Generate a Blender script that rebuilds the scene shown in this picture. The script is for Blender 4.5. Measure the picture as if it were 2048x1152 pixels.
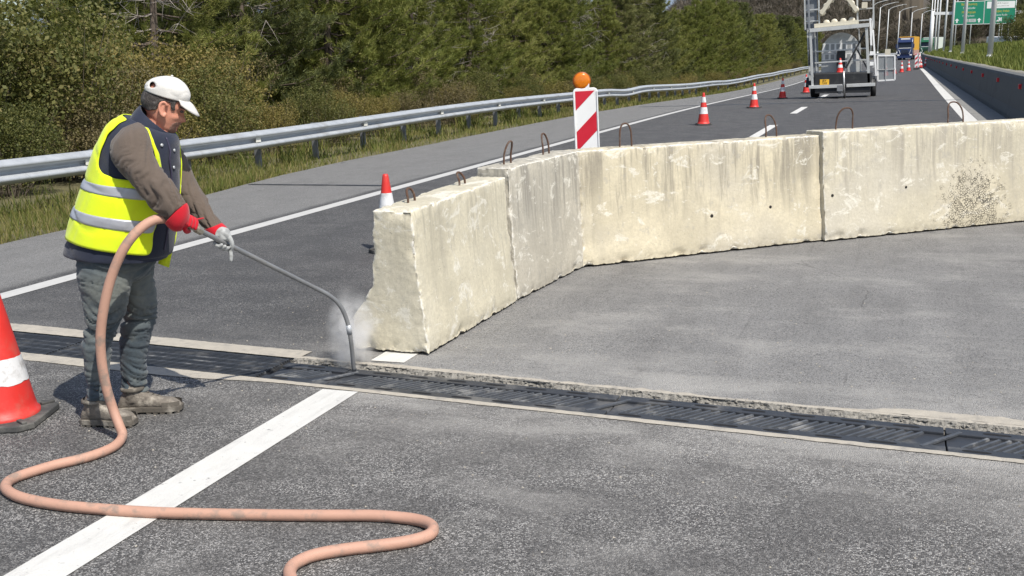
import bpy, bmesh, math, random
import numpy as np
from mathutils import Vector, Matrix, noise as mnoise
for o in list(bpy.data.objects): bpy.data.objects.remove(o)
scene = bpy.context.scene
col = scene.collection
R = math.radians
# ------------------------------------------------------------ camera, sky, sun, exposure
F_PX, RHO, CAM_H = 2200.0, math.atan(.03), 1.7       # focal length in photo pixels, roll, eye height
PITCH, YAW = R(11.623), R(19.3765)                   # the camera looks down and to the left of the road axis (+Y)
R0 = Vector((math.cos(YAW), math.sin(YAW), 0)); F0 = Vector((-math.sin(YAW), math.cos(YAW), 0)); UZ = Vector((0, 0, 1))
FW = F0*math.cos(PITCH) - UZ*math.sin(PITCH); UP0 = F0*math.sin(PITCH) + UZ*math.cos(PITCH)
CX = R0*math.cos(RHO) - UP0*math.sin(RHO); CY = R0*math.sin(RHO) + UP0*math.cos(RHO)
cd = bpy.data.cameras.new('camera'); cam = bpy.data.objects.new('camera', cd); col.objects.link(cam)
cd.sensor_width = 36; cd.lens = F_PX/2048*36; cd.clip_end = 6000; cd.clip_start = .05
m3 = Matrix((CX, CY, -FW)).transposed().to_4x4(); cam.matrix_world = Matrix.Translation((0, 0, CAM_H)) @ m3
scene.camera = cam
SUN = Vector((.59, -.43, 1.0)).normalized()
w = bpy.data.worlds.new('World'); scene.world = w; w.use_nodes = True
wn = w.node_tree; sk = wn.nodes.new('ShaderNodeTexSky'); sk.sky_type = 'NISHITA'; sk.sun_disc = False
sk.sun_elevation = math.asin(SUN.z); sk.sun_rotation = math.atan2(SUN.x, SUN.y); sk.air_density = 1.0; sk.dust_density = 1.5
wn.links.new(sk.outputs[0], wn.nodes['Background'].inputs[0]); wn.nodes['Background'].inputs[1].default_value = .115
sl = bpy.data.lights.new('sun', 'SUN'); sl.energy = 4.3; sl.angle = R(.53); sl.color = (1, .955, .88)
so = bpy.data.objects.new('sun', sl); col.objects.link(so); so.rotation_euler = SUN.to_track_quat('Z', 'Y').to_euler()
scene.view_settings.view_transform = 'Standard'; scene.view_settings.look = 'None'
scene.view_settings.exposure = .3; scene.view_settings.gamma = 1
scene.render.engine = 'CYCLES'
try: scene.cycles.max_bounces = 8; scene.cycles.volume_bounces = 5; scene.cycles.transparent_max_bounces = 8
except Exception: pass

# survey helpers: photo pixel -> point in the place (on the ground, or at a known distance)
def ray(x, y): return CX*(x-1024) - CY*(y-576) + FW*F_PX
def G(x, y, z=0.0):
    d = ray(x, y); t = (z-CAM_H)/d.z; return Vector((d.x*t, d.y*t, z))
def AY(x, y, Y):
    d = ray(x, y); t = Y/d.y; return Vector((d.x*t, Y, CAM_H+d.z*t))
D0 = 5.31
def P(x, y, dd=0.0):
    d = ray(x, y); t = (D0+dd)/d.dot(F0); return Vector((0, 0, CAM_H)) + d*t
def pix(p):
    q = Vector(p) - Vector((0, 0, CAM_H)); f = q.dot(FW); return (1024+F_PX*q.dot(CX)/f, 576-F_PX*q.dot(CY)/f)
def sst(a, b, x):
    t = min(1, max(0, (x-a)/(b-a))); return t*t*(3-2*t)
def gz(x, y): return -.06*sst(28, 78, y)*max(0, -x-1)          # the bank of the road grows with distance
def xs(y): return .0001*max(0, y-110)**2
def xedge(y): return -8.75-.8*sst(9, 18, y)

# ------------------------------------------------------------ node helpers
def nd(nt, t, ins=None, **pr):
    n = nt.nodes.new('ShaderNode'+t)
    for k, v in pr.items(): setattr(n, k, v)
    for k, v in (ins or {}).items():
        s = n.inputs[k]
        if isinstance(v, bpy.types.NodeSocket): nt.links.new(v, s)
        else: s.default_value = v
    return n
def c4(c): return (c[0], c[1], c[2], 1)
def mixc(nt, f, a, b, mode='MIX'):
    a = a if isinstance(a, bpy.types.NodeSocket) else c4(a); b = b if isinstance(b, bpy.types.NodeSocket) else c4(b)
    return nd(nt, 'Mix', {0: f, 6: a, 7: b}, data_type='RGBA', blend_type=mode).outputs[2]
def mth(nt, op, a, b=0.0, c=0.0, clamp=False): return nd(nt, 'Math', {0: a, 1: b, 2: c}, operation=op, use_clamp=clamp).outputs[0]
def noi(nt, vec, scale, detail=4, rough=.55, dist=0.0):
    return nd(nt, 'TexNoise', {'Vector': vec, 'Scale': scale, 'Detail': detail, 'Roughness': rough, 'Distortion': dist}).outputs[0]
def rmp(nt, f, stops, interp='LINEAR'):
    n = nd(nt, 'ValToRGB', {0: f}); cr = n.color_ramp; cr.interpolation = interp
    while len(cr.elements) < len(stops): cr.elements.new(.5)
    for e, (p, c) in zip(cr.elements, stops): e.position = p; e.color = c4(c) if hasattr(c, '__len__') else (c, c, c, 1)
    return n.outputs[0]
def mrange(nt, f, a, b, c=0.0, d=1.0, smooth=True):
    return nd(nt, 'MapRange', {0: f, 1: a, 2: b, 3: c, 4: d}, interpolation_type='SMOOTHSTEP' if smooth else 'LINEAR').outputs[0]
def vmul(nt, vec, s): return nd(nt, 'VectorMath', {0: vec, 1: s}, operation='MULTIPLY').outputs[0]
def newmat(name):
    m = bpy.data.materials.new(name); m.use_nodes = True; nt = m.node_tree
    return m, nt, nt.nodes['Principled BSDF']
def bump(nt, b, h, strength, dist): nt.links.new(nd(nt, 'Bump', {'Height': h, 'Strength': strength, 'Distance': dist}).outputs[0], b.inputs['Normal'])
def mat(name, c, rough=.6, metal=0.0, var=.18, scale=8, bmp=.15, bdist=.004, fine=60, dirt=None, dscale=3, damt=.5, coat=0.0, spec=.5):
    """plain surface: colour with wear, a little fine relief, and optional dirt of its own colour"""
    m, nt, b = newmat(name); v = nd(nt, 'TexCoord').outputs['Object']
    n1 = noi(nt, v, scale, 6, .6)
    cc = mixc(nt, n1, [x*(1-var) for x in c], [min(1, x*(1+var)) for x in c])
    if dirt:
        dm = mrange(nt, noi(nt, v, dscale, 8, .65), .5, .68, 0, damt); cc = mixc(nt, dm, cc, dirt)
    nt.links.new(cc, b.inputs['Base Color'])
    nt.links.new(mrange(nt, n1, .2, .8, max(.02, rough-.1), min(1, rough+.12)), b.inputs['Roughness'])
    b.inputs['Metallic'].default_value = metal; b.inputs['Coat Weight'].default_value = coat; b.inputs['Specular IOR Level'].default_value = spec
    if bmp: bump(nt, b, noi(nt, v, fine, 4, .6), bmp, bdist)
    return m
def leafmat(name, stops, trans=.3, rough=.6):
    m, nt, b = newmat(name); g = nd(nt, 'NewGeometry')
    oi = nd(nt, 'ObjectInfo').outputs['Random']
    v = nd(nt, 'TexCoord').outputs['Object']
    f = mth(nt, 'ADD', mth(nt, 'MULTIPLY', g.outputs['Random Per Island'], .55), mth(nt, 'MULTIPLY', noi(nt, v, 1.3, 2), .45))
    f = mth(nt, 'ADD', f, mth(nt, 'MULTIPLY_ADD', oi, .3, -.15), clamp=True)
    cc = rmp(nt, f, stops); nt.links.new(cc, b.inputs['Base Color']); b.inputs['Roughness'].default_value = rough
    b.inputs['Specular IOR Level'].default_value = .25
    tr = nd(nt, 'BsdfTranslucent', {0: mixc(nt, .5, cc, (.16, .17, .02))})
    mx = nd(nt, 'MixShader', {0: trans, 1: b.outputs[0], 2: tr.outputs[0]})
    nt.links.new(mx.outputs[0], nt.nodes['Material Output'].inputs[0])
    return m

# ------------------------------------------------------------ mesh helpers
def catmull(pts, k):
    pts = [Vector(p) for p in pts]; out = []
    for i in range(len(pts)-1):
        p0 = pts[max(0, i-1)]; p1 = pts[i]; p2 = pts[i+1]; p3 = pts[min(len(pts)-1, i+2)]
        for j in range(k):
            t = j/k; out.append(.5*((2*p1)+(p2-p0)*t+(2*p0-5*p1+4*p2-p3)*t*t+(3*p1-p0-3*p2+p3)*t**3))
    out.append(pts[-1]); return out
class MB:
    def __init__(s): s.v = []; s.f = []
    def add(s, vs, fs):
        o = len(s.v); s.v += [tuple(v) for v in vs]; s.f += [tuple(i+o for i in f) for f in fs]; return s
    def box(s, c, size, rz=0, M=None):
        hx, hy, hz = size[0]/2, size[1]/2, size[2]/2
        vs = [Vector((x, y, z)) for z in (-hz, hz) for x, y in ((-hx, -hy), (hx, -hy), (hx, hy), (-hx, hy))]
        T = Matrix.Translation(c) @ (M if M else Matrix.Rotation(rz, 4, 'Z'))
        return s.add([T @ v for v in vs], [(3, 2, 1, 0), (4, 5, 6, 7), (0, 1, 5, 4), (1, 2, 6, 5), (2, 3, 7, 6), (3, 0, 4, 7)])
    def bar(s, a, b, wd, dp=None, up=(0, 0, 1)):
        a = Vector(a); b = Vector(b); d = (b-a); L = d.length; z = d.normalized(); u = Vector(up)
        if abs(z.dot(u)) > .98: u = Vector((0, 1, 0))
        x = u.cross(z).normalized(); y = z.cross(x); M = Matrix((x, y, z)).transposed().to_4x4()
        return s.box((a+b)/2, (wd, dp or wd, L), M=M)
    def tube(s, pts, rad, n=10, caps=True, round_caps=False):
        pts = [Vector(p) for p in pts]; k = len(pts); rad = [rad]*k if not hasattr(rad, '__len__') else list(rad)
        if round_caps:
            d0 = (pts[0]-pts[1]).normalized(); d1 = (pts[-1]-pts[-2]).normalized(); r0, r1 = rad[0], rad[-1]
            pts = [pts[0]+d0*r0*.95, pts[0]+d0*r0*.6]+pts+[pts[-1]+d1*r1*.6, pts[-1]+d1*r1*.95]; rad = [r0*.3, r0*.8]+rad+[r1*.8, r1*.3]; k += 4
        vs = []; x = None
        for i in range(k):
            t = (pts[min(k-1, i+1)]-pts[max(0, i-1)]).normalized()
            if x is None: x = t.orthogonal().normalized()
            x = (x-t*x.dot(t)); x = x.normalized() if x.length > 1e-6 else t.orthogonal().normalized(); y = t.cross(x)
            vs += [pts[i]+(x*math.cos(2*math.pi*j/n)+y*math.sin(2*math.pi*j/n))*rad[i] for j in range(n)]
        fs = [(i*n+j, i*n+(j+1) % n, (i+1)*n+(j+1) % n, (i+1)*n+j) for i in range(k-1) for j in range(n)]
        if caps: fs += [tuple(range(n-1, -1, -1)), tuple((k-1)*n+j for j in range(n))]
        return s.add(vs, fs)
    def lathe(s, prof, n=24, c=(0, 0, 0), caps=True, M=None):
        vs = []; T = M if M else Matrix.Identity(4); c = Vector(c)
        for r, z in prof: vs += [c+(T @ Vector((r*math.cos(2*math.pi*j/n), r*math.sin(2*math.pi*j/n), z))) for j in range(n)]
        k = len(prof); fs = [(i*n+j, i*n+(j+1) % n, (i+1)*n+(j+1) % n, (i+1)*n+j) for i in range(k-1) for j in range(n)]
        if caps: fs += [tuple(range(n-1, -1, -1)), tuple((k-1)*n+j for j in range(n))]
        return s.add(vs, fs)
    def prism(s, poly, vec):
        """polygon (3D points) swept by vec"""
        n = len(poly); vec = Vector(vec); a = [Vector(p) for p in poly]
        return s.add(a+[p+vec for p in a], [tuple(range(n-1, -1, -1)), tuple(range(n, 2*n))]+[(i, (i+1) % n, n+(i+1) % n, n+i) for i in range(n)])
    def grid(s, rows, close=False):
        n = len(rows[0]); vs = [p for r in rows for p in r]; k = len(rows)
        fs = [(i*n+j, i*n+(j+1) % n, (i+1)*n+(j+1) % n, (i+1)*n+j) for i in range(k-1) for j in range(n if close else n-1)]
        return s.add(vs, fs)
    def mesh(s, name='m', smooth=False):
        me = bpy.data.meshes.new(name); me.from_pydata(s.v, [], s.f)
        bm = bmesh.new(); bm.from_mesh(me); bmesh.ops.recalc_face_normals(bm, faces=bm.faces); bm.to_mesh(me); bm.free()
        if smooth: me.polygons.foreach_set('use_smooth', [True]*len(me.polygons))
        return me
    def build(s, name, m, parent=None, smooth=False, bev=0):
        return obj(name, s.mesh(name, smooth), m, parent, bev)
def tri_mesh(name, v, f, smooth=False):
    v = np.asarray(v, np.float32); f = np.asarray(f, np.int32); k = f.shape[1]
    me = bpy.data.meshes.new(name); me.vertices.add(len(v)); me.vertices.foreach_set('co', v.ravel())
    me.loops.add(f.size); me.loops.foreach_set('vertex_index', f.ravel()); me.polygons.add(len(f))
    me.polygons.foreach_set('loop_start', np.arange(0, f.size, k, dtype=np.int32)); me.polygons.foreach_set('loop_total', np.full(len(f), k, np.int32))
    if smooth: me.polygons.foreach_set('use_smooth', np.ones(len(f), bool))
    me.update(calc_edges=True); return me
def obj(name, me, m=None, parent=None, bev=0):
    o = bpy.data.objects.new(name, me); col.objects.link(o)
    if m and not me.materials: me.materials.append(m)
    if parent:
        o.parent = parent
        if parent.type == 'EMPTY': o.matrix_parent_inverse = Matrix.LocRotScale(parent.location, parent.rotation_euler, parent.scale).inverted()
    if bev:
        b = o.modifiers.new('bevel', 'BEVEL'); b.width = bev; b.segments = 2; b.limit_method = 'ANGLE'
    return o
def sub(name, me, m, part, bev=0):
    """sub-part: same space as its part"""
    o = obj(name, me, m, None, bev); o.parent = part; return o
def thing(name, label, cat, loc=(0, 0, 0), group=None, rz=0):
    e = bpy.data.objects.new(name, None); col.objects.link(e); e.location = loc; e.rotation_euler = (0, 0, rz); e.empty_display_size = .1
    return tag(e, label, cat, group)
def tag(o, label=None, cat=None, group=None, kind=None):
    for k, v in (('label', label), ('category', cat), ('group', group), ('kind', kind)):
        if v: o[k] = v
    return o
def dup(root, loc, rz=0, sc=1, label=None, group=None, tilt=(0, 0)):
    r = root.copy(); col.objects.link(r); r.location = loc; r.rotation_euler = (tilt[0], tilt[1], rz); r.scale = (sc, sc, sc) if not hasattr(sc, '__len__') else sc
    if label: r['label'] = label
    if group: r['group'] = group
    for ch in list(root.children):
        c = ch.copy(); col.objects.link(c); c.parent = r
        for g in list(ch.children):
            d = g.copy(); col.objects.link(d); d.parent = c
    return r
def remesh(mb, voxel, smooth=2):
    me = mb.mesh('tmp'); o = bpy.data.objects.new('tmp', me); col.objects.link(o)
    md = o.modifiers.new('r', 'REMESH'); md.mode = 'VOXEL'; md.voxel_size = voxel
    if smooth: s = o.modifiers.new('s', 'SMOOTH'); s.iterations = smooth; s.factor = .5
    dg = bpy.context.evaluated_depsgraph_get(); dg.update()
    out = bpy.data.meshes.new_from_object(o.evaluated_get(dg)); bpy.data.objects.remove(o)
    out.polygons.foreach_set('use_smooth', [True]*len(out.polygons)); return out
def displace(me, fn):
    """move vertices along their normals by fn(co)"""
    no = [v.normal.copy() for v in me.vertices]
    for v, n in zip(me.vertices, no): v.co = v.co + n*fn(v.co)
    me.update(); return me
nz = lambda p, s=1.0: mnoise.noise(Vector(p)*s)
# ============================================================ SETTING
rng = np.random.default_rng(7); random.seed(7)
# ---- asphalt
def asphalt():
    m, nt, b = newmat('asphalt'); v = nd(nt, 'NewGeometry').outputs['Position']
    sep = nd(nt, 'SeparateXYZ', {0: v}); X, Y = sep.outputs[0], sep.outputs[1]
    wob = mth(nt, 'MULTIPLY_ADD', noi(nt, v, 1.2, 4), .5, -.25)
    Xw = mth(nt, 'ADD', X, wob); Yw = mth(nt, 'ADD', Y, wob)
    cell = nd(nt, 'TexVoronoi', {'Vector': v, 'Scale': 190.0, 'Randomness': 1.0})
    cellb = nd(nt, 'TexVoronoi', {'Vector': v, 'Scale': 105.0, 'Randomness': 1.0})
    rnd = nd(nt, 'SeparateColor', {0: cell.outputs['Color']}).outputs[0]
    rndb = nd(nt, 'SeparateColor', {0: cellb.outputs['Color']}).outputs[1]
    big = noi(nt, v, .55, 5, .6); mid = noi(nt, vmul(nt, v, (3.2, .5, 1)), 1.0, 5, .6)
    fine = noi(nt, v, 30, 6, .7)
    # zones: old coarse course on the near side of the joint, newer dark lane beyond it, pale outer shoulder
    Ys = mth(nt, 'ADD', Y, mth(nt, 'MULTIPLY', mth(nt, 'ADD', X, 2.2), .085))
    beyond = mrange(nt, Ys, 5.3, 5.31, 0, 1); left = mrange(nt, X, -2.9, -2.6, 1, 0)
    near_c = mixc(nt, big, (.098, .094, .090), (.165, .158, .150))
    near_c = mixc(nt, mth(nt, 'MULTIPLY', left, .55), near_c, (.085, .084, .083))
    lane_c = mixc(nt, big, (.074, .074, .076), (.105, .105, .106))
    right_c = mixc(nt, big, (.20, .196, .19), (.33, .325, .315))
    far_r = mrange(nt, Yw, 11.5, 16, 0, 1)
    right_c = mixc(nt, far_r, right_c, (.080, .080, .083))
    bey_c = mixc(nt, left, right_c, lane_c)
    base = mixc(nt, beyond, near_c, bey_c)
    sh = mrange(nt, mth(nt, 'ADD', X, mth(nt, 'MULTIPLY', wob, .3)), -6.95, -6.8, 1, 0)
    base = mixc(nt, sh, base, mixc(nt, mid, (.20, .198, .192), (.31, .305, .295)))
    # streaks along the traffic
    base = mixc(nt, mrange(nt, mid, .35, .75, 0, .30), base, (.065, .064, .064))
    # light stone chips
    chip = mrange(nt, rnd, .66, .93, 0, 1); chipb = mrange(nt, rndb, .72, .95, 0, 1)
    amt = mth(nt, 'MULTIPLY', chip, mrange(nt, noi(nt, v, 2.1, 5, .65), .38, .62, .25, 1))
    base = mixc(nt, mth(nt, 'MULTIPLY', amt, mth(nt, 'MULTIPLY_ADD', beyond, -.45, .85)), base, (.54, .52, .49))
    base = mixc(nt, mth(nt, 'MULTIPLY', chipb, mth(nt, 'MULTIPLY_ADD', beyond, -.2, .42)), base, (.40, .385, .365))
    base = mixc(nt, mrange(nt, rnd, .36, .02, 0, .7), base, (.025, .025, .025))
    # oil drips, tyre scuffs and hair cracks
    oil = mrange(nt, noi(nt, vmul(nt, v, (1, .45, 1)), 3.3, 5, .6), .66, .74, 0, .45); base = mixc(nt, oil, base, (.05, .049, .049))
    ty = mrange(nt, noi(nt, vmul(nt, v, (16, .35, 1)), 1.0, 3, .6), .60, .78, 0, .22); base = mixc(nt, ty, base, (.045, .045, .045))
    cr = nd(nt, 'TexVoronoi', {'Vector': mixc(nt, .16, v, nd(nt, 'TexNoise', {'Vector': v, 'Scale': 2.2, 'Detail': 5.0}).outputs[1]), 'Scale': .42}, feature='DISTANCE_TO_EDGE').outputs['Distance']
    base = mixc(nt, mth(nt, 'MULTIPLY', mrange(nt, cr, .0, .003, .45, 0), mrange(nt, noi(nt, v, .8, 3), .5, .6)), base, (.03, .03, .03))
    # blown concrete dust lying round the joint
    dy = mth(nt, 'ABSOLUTE', mth(nt, 'SUBTRACT', mth(nt, 'ADD', Ys, mth(nt, 'MULTIPLY', wob, 1.0)), 5.28))
    dn = mrange(nt, dy, .12, 1.35, 1, 0)
    dx = mrange(nt, Xw, -4.2, -2.0, .25, 1)
    patch = mrange(nt, noi(nt, vmul(nt, v, (.8, 2.2, 1)), 1.5, 6, .65), .38, .66, 0, 1)
    dust = mth(nt, 'MULTIPLY', mth(nt, 'MULTIPLY', dn, dx), mth(nt, 'MULTIPLY_ADD', patch, .62, .16))
    p2 = mrange(nt, noi(nt, vmul(nt, v, (1, 1.6, 1)), .9, 6, .7), .46, .70, 0, .45)
    p2 = mth(nt, 'MULTIPLY', p2, mrange(nt, Xw, -3.2, -1.8, .12, 1)); p2 = mth(nt, 'MULTIPLY', p2, mrange(nt, Y, 9, 15, 1, 0))
    dust = mth(nt, 'MAXIMUM', dust, p2)
    dust = mth(nt, 'MULTIPLY', dust, mth(nt, 'MULTIPLY_ADD', fine, 1.0, .35))
    base = mixc(nt, mth(nt, 'MINIMUM', dust, .85), base, (.50, .48, .445))
    nt.links.new(base, b.inputs['Base Color']); b.inputs['Roughness'].default_value = .82; b.inputs['Specular IOR Level'].default_value = .35
    hgt = mth(nt, 'ADD', mth(nt, 'MULTIPLY', cell.outputs['Distance'], -60.0), mth(nt, 'MULTIPLY', fine, 1.2))
    bump(nt, b, hgt, .5, .003)
    return m
M_ASPH = asphalt()
def paint():
    m, nt, b = newmat('road_paint'); v = nd(nt, 'NewGeometry').outputs['Position']
    cell = nd(nt, 'TexVoronoi', {'Vector': v, 'Scale': 110.0})
    n1 = noi(nt, v, 7, 8, .7); sep = nd(nt, 'SeparateXYZ', {0: v})
    c = mixc(nt, n1, (.52, .51, .48), (.68, .67, .63))
    worn = mrange(nt, noi(nt, v, 26, 8, .75), .60, .69, 0, .85)
    c = mixc(nt, worn, c, (.12, .118, .115))
    c = mixc(nt, mth(nt, 'MULTIPLY', mrange(nt, sep.outputs[1], 5.3, 5.4, 0, 1), mrange(nt, sep.outputs[0], -5, -3, .35, 0)), c, (.3, .3, .3))
    c = mixc(nt, mrange(nt, noi(nt, vmul(nt, v, (6, 1, 1)), 2, 5, .7), .48, .75, 0, .45), c, (.35, .34, .32))
    nt.links.new(c, b.inputs['Base Color']); b.inputs['Roughness'].default_value = .7
    bump(nt, b, mth(nt, 'MULTIPLY', cell.outputs['Distance'], -40.0), .1, .0015)
    return m
M_PAINT = paint()
M_CEMENT = mat('cement', (.40, .365, .305), .9, var=.22, scale=14, bmp=.6, bdist=.006, fine=110, dirt=(.25, .235, .21), dscale=9, damt=.7)
M_ROUGH = mat('broken_concrete', (.25, .235, .205), .95, var=.7, scale=45, bmp=.9, bdist=.01, fine=80, dirt=(.05, .048, .045), dscale=30, damt=.95)
def ys_list(y0, y1, near=.5):
    ys = [y0]
    while ys[-1] < y1: ys.append(min(y1, ys[-1]+max(near, .05*abs(ys[-1]))))
    return ys
def sheet(name, fx0, fx1, y0, y1, dz, m, nx=2, jag=0):
    mb = MB(); ys = ys_list(y0, y1)
    rows = []
    for y in ys:
        a, c = fx0(y), fx1(y)
        rows.append([(x+(jag*nz((x*3, y*4, 1)) if i in (0, nx-1) else 0), y, gz(x, y)+dz) for i, x in enumerate(np.linspace(a, c, nx))])
    mb.grid(rows); me = mb.mesh(name, True); o = obj(name, me, m); o['kind'] = 'structure'; return o
SK = lambda x: -.085*(x+2.2)          # the joint crosses the road slightly askew
def skew(o):
    for v in o.data.vertices: v.co.y += SK(v.co.x)
    return o
JY0, JY1 = 5.045, 5.475     # the slot cut for the expansion joint
def road_mesh():
    mb = MB()
    for y0, y1 in ((-6, JY0), (JY1, 460)):
        rows = []
        for y in ys_list(y0, y1, .35):
            a, c = xedge(y)+xs(y), 2.6+xs(y); xl = list(np.linspace(a, -1.0+xs(y), 14))+list(np.linspace(-.5+xs(y), c, 6))
            kk = max(0, 1-abs(y-(JY0 if y0 < 0 else JY1))/1.6)
            rows.append([(x+(.06*nz((x, y*2.2, 4)) if i == 0 else 0), y+SK(x)*kk, gz(x, y)) for i, x in enumerate(xl)])
        mb.grid(rows)
    return mb.mesh('road', True)
tag(obj('road', road_mesh(), M_ASPH), kind='structure')
lw = .1
sheet('edge_line', lambda y: -6.73+xs(y), lambda y: -6.54+xs(y), JY1+.12+SK(-6.6), 330, .004, M_PAINT, 3)
sheet('edge_line', lambda y: -6.73, lambda y: -6.54, -4, JY0-.1+SK(-6.6), .004, M_PAINT, 3)
sheet('lane_line', lambda y: -2.87, lambda y: -2.655, -4, JY0-.06+SK(-2.76), .004, M_PAINT, 3, .006)
sheet('lane_line', lambda y: -2.87, lambda y: -2.655, JY1+.10+SK(-2.76), 11.5, .004, M_PAINT, 3, .006)
for k, (a, c) in enumerate([(16.5, 20), (23.6, 27.6), (32.9, 37), (44, 48.4), (55, 59), (66, 70), (77, 81), (88, 92), (110, 114), (132, 136)]):
    sheet('lane_dash', lambda y: -2.93+xs(y), lambda y: -2.73+xs(y), a, c, .004, M_PAINT, 2)
sheet('edge_line', lambda y: 1.50+xs(y)+.25*sst(29, 110, y), lambda y: 1.50+xs(y)+.25*sst(29, 110, y)+.31, 12.0, 330, .004, M_PAINT, 3)
M_GUT = mat('gutter_concrete', (.23, .225, .21), .9, var=.25, scale=3, bmp=.4, fine=60, dirt=(.1, .1, .1), dscale=2)
sheet('gutter_strip', lambda y: 1.82+xs(y)+.25*sst(29, 110, y), lambda y: 2.6+xs(y), 12.0, 330, .003, M_GUT, 3)
# ---- ground under and around everything
def tz(x, y):
    x2 = x-xs(y); e = xedge(y)
    base = gz(max(x, -30), y)
    if x2 > e+.25 and x2 < 2.75: return base-.1
    if x2 <= e+.25:
        t = sst(e+.25, e-.1, x2); z = base-.1+.1*t
        z -= .9*sst(-12, -22, x2)
        z += 9*sst(-50, -170, x2)*sst(-10, 30, y)+.35*nz((x*.08, y*.08, 0))*sst(-12, -20, x2)
    else:
        z = base-.1+1.05*sst(2.75, 3.0, x2)+.75*sst(3.0, 7.5, x2)-.7*sst(9, 16, x2)+.12*nz((x*.5, y*.2, 3))*sst(3.2, 4.4, x2)
    z += 34*sst(335, 470, y+.25*x)*sst(-140, -50, x)*(1-.3*sst(30, 120, x)) + 3*nz((x*.02, y*.02, 5))*sst(340, 380, y)
    return z
def terrain():
    xl = sorted(set(list(np.linspace(-3000, -300, 10))+list(np.linspace(-280, -40, 22))+list(np.linspace(-38, -13, 18))+list(np.arange(-12.6, -7.4, .35))+list(np.linspace(-7, 2, 8))+[2.7, 2.75, 2.85, 2.95, 3.0, 3.2]+list(np.linspace(3.6, 20, 22))+list(np.linspace(22, 300, 30))+list(np.linspace(330, 3000, 8))))
    yl = sorted(set(list(np.linspace(-600, -20, 8))+list(np.arange(-14, 60, 1.0))+list(np.arange(60, 200, 4.0))+list(np.arange(200, 520, 10.0))+list(np.linspace(540, 4000, 14))))
    mb = MB(); mb.grid([[(x+xs(min(y, 350))*(1 if -15 < x < 25 else 0), y, tz(x+xs(min(y, 350))*(1 if -15 < x < 25 else 0), y)) for x in xl] for y in yl]); return mb.mesh('ground', True)
def ground_mat():
    m, nt, b = newmat('ground_soil'); v = nd(nt, 'NewGeometry').outputs['Position']
    n1 = noi(nt, v, .35, 8, .65); n2 = noi(nt, v, 3.0, 8, .7)
    c = mixc(nt, n1, (.075, .08, .03), (.17, .145, .075)); c = mixc(nt, mrange(nt, n2, .45, .7, 0, .6), c, (.10, .085, .05))
    c = mixc(nt, mrange(nt, noi(nt, v, .09, 6, .7), .58, .66, 0, .7), c, (.34, .32, .28)); c = mixc(nt, mrange(nt, nd(nt, 'SeparateXYZ', {0: v}).outputs[1], 318, 335, 0, 1), c, mixc(nt, n2, (.05, .042, .03), (.11, .092, .068)))
    nt.links.new(c, b.inputs['Base Color']); b.inputs['Roughness'].default_value = .95; bump(nt, b, n2, .6, .05); return m
M_SOIL = ground_mat()
tag(obj('ground', terrain(), M_SOIL), kind='structure')
# distant mountain seen over the gap in the trees
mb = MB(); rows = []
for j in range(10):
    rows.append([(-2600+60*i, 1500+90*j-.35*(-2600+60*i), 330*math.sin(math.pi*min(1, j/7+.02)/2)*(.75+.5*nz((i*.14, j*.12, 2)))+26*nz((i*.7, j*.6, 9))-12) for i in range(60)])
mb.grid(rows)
M_MOUNT = mat('hazed_mountain_rock', (.20, .25, .31), .95, var=.25, scale=.004, bmp=.4, bdist=6, fine=.02, dirt=(.32, .34, .36), dscale=.006)  # haze of the distance is put into the rock colour as pale blue-grey
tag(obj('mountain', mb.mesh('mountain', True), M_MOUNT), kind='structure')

# ---- expansion joint
M_RUB = mat('joint_rubber', (.034, .037, .043), .5, var=.3, scale=12, bmp=.3, fine=50, dirt=(.16, .155, .145), dscale=3.4, damt=.7)
M_RUB2 = mat('joint_steel', (.078, .085, .096), .5, .2, var=.55, scale=18, bmp=.35, fine=80, dirt=(.36, .355, .34), dscale=6, damt=.7)
M_HOLE = mat('slot_black', (.008, .008, .009), .9, bmp=0)
mb = MB(); xl = np.linspace(-9.2, 2.0, 120); rows = [[(x, y, -.085+.012*nz((x*9, y*9, 0))) for x in xl] for y in (JY0-.01, 5.15, 5.25, 5.35, JY1+.012)]
mb.grid(rows); tag(skew(mb.build('joint_trench', M_ROUGH, None, True)), kind='structure')
# broken face of the asphalt and bedding on the far side
mb = MB(); xl = np.arange(-3.35, 2.0, .012); rows = []
for j in range(8):
    t = j/7; rr = []
    for x in xl:
        jag = .045*nz((x*1.9, 6, 3))+.035*nz((x*7, 2, 3))+.022*nz((x*31, j*.7, 1))
        y = JY1-.045+.05*t+jag*(.35+.65*(1-abs(2*t-1)))*.8+.012*nz((x*70, j*3.1, 5))
        rr.append((x, y, -.05+.055*t+.008*nz((x*60, t*14, 8))))
    rows.append(rr)
mb.grid(rows); tag(skew(mb.build('broken_edge', M_ROUGH)), kind='structure')
mb = MB()
for y in (JY0-.006, ):
    mb.grid([[(x, y, z) for x in np.linspace(-9.2, 2, 60)] for z in (-.09, 0.0)])
mb.grid([[(x, JY1+.002, z) for x in np.linspace(-9.2, -3.33, 30)] for z in (-.09, 0.0)])
tag(skew(mb.build('trench_wall', M_ROUGH)), kind='structure')
def cement(name, xa, xb, fy0, fy1, dz):
    mb = MB(); xl = np.arange(xa, xb, .02); rows = []
    for t in (0, .33, .66, 1): rows.append([(x, fy0(x)*(1-t)+fy1(x)*t, dz+.0015*nz((x*20, t*5, 2))-(.002 if t in (0, 1) else 0)) for x in xl])
    mb.grid(rows); return tag(skew(mb.build(name, M_CEMENT, None, True)), kind='structure')
n2 = lambda x, s: .6*nz((x*1.7, s, 0))+.4*nz((x*9, s, 3))+.25*nz((x*34, s, 7))
cement('cement_strip', -9.0, 2.0, lambda x: JY0-.045-.085*sst(-3.1, -3.9, x)+.014*n2(x, 1), lambda x: JY0+.004, .006)
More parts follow.
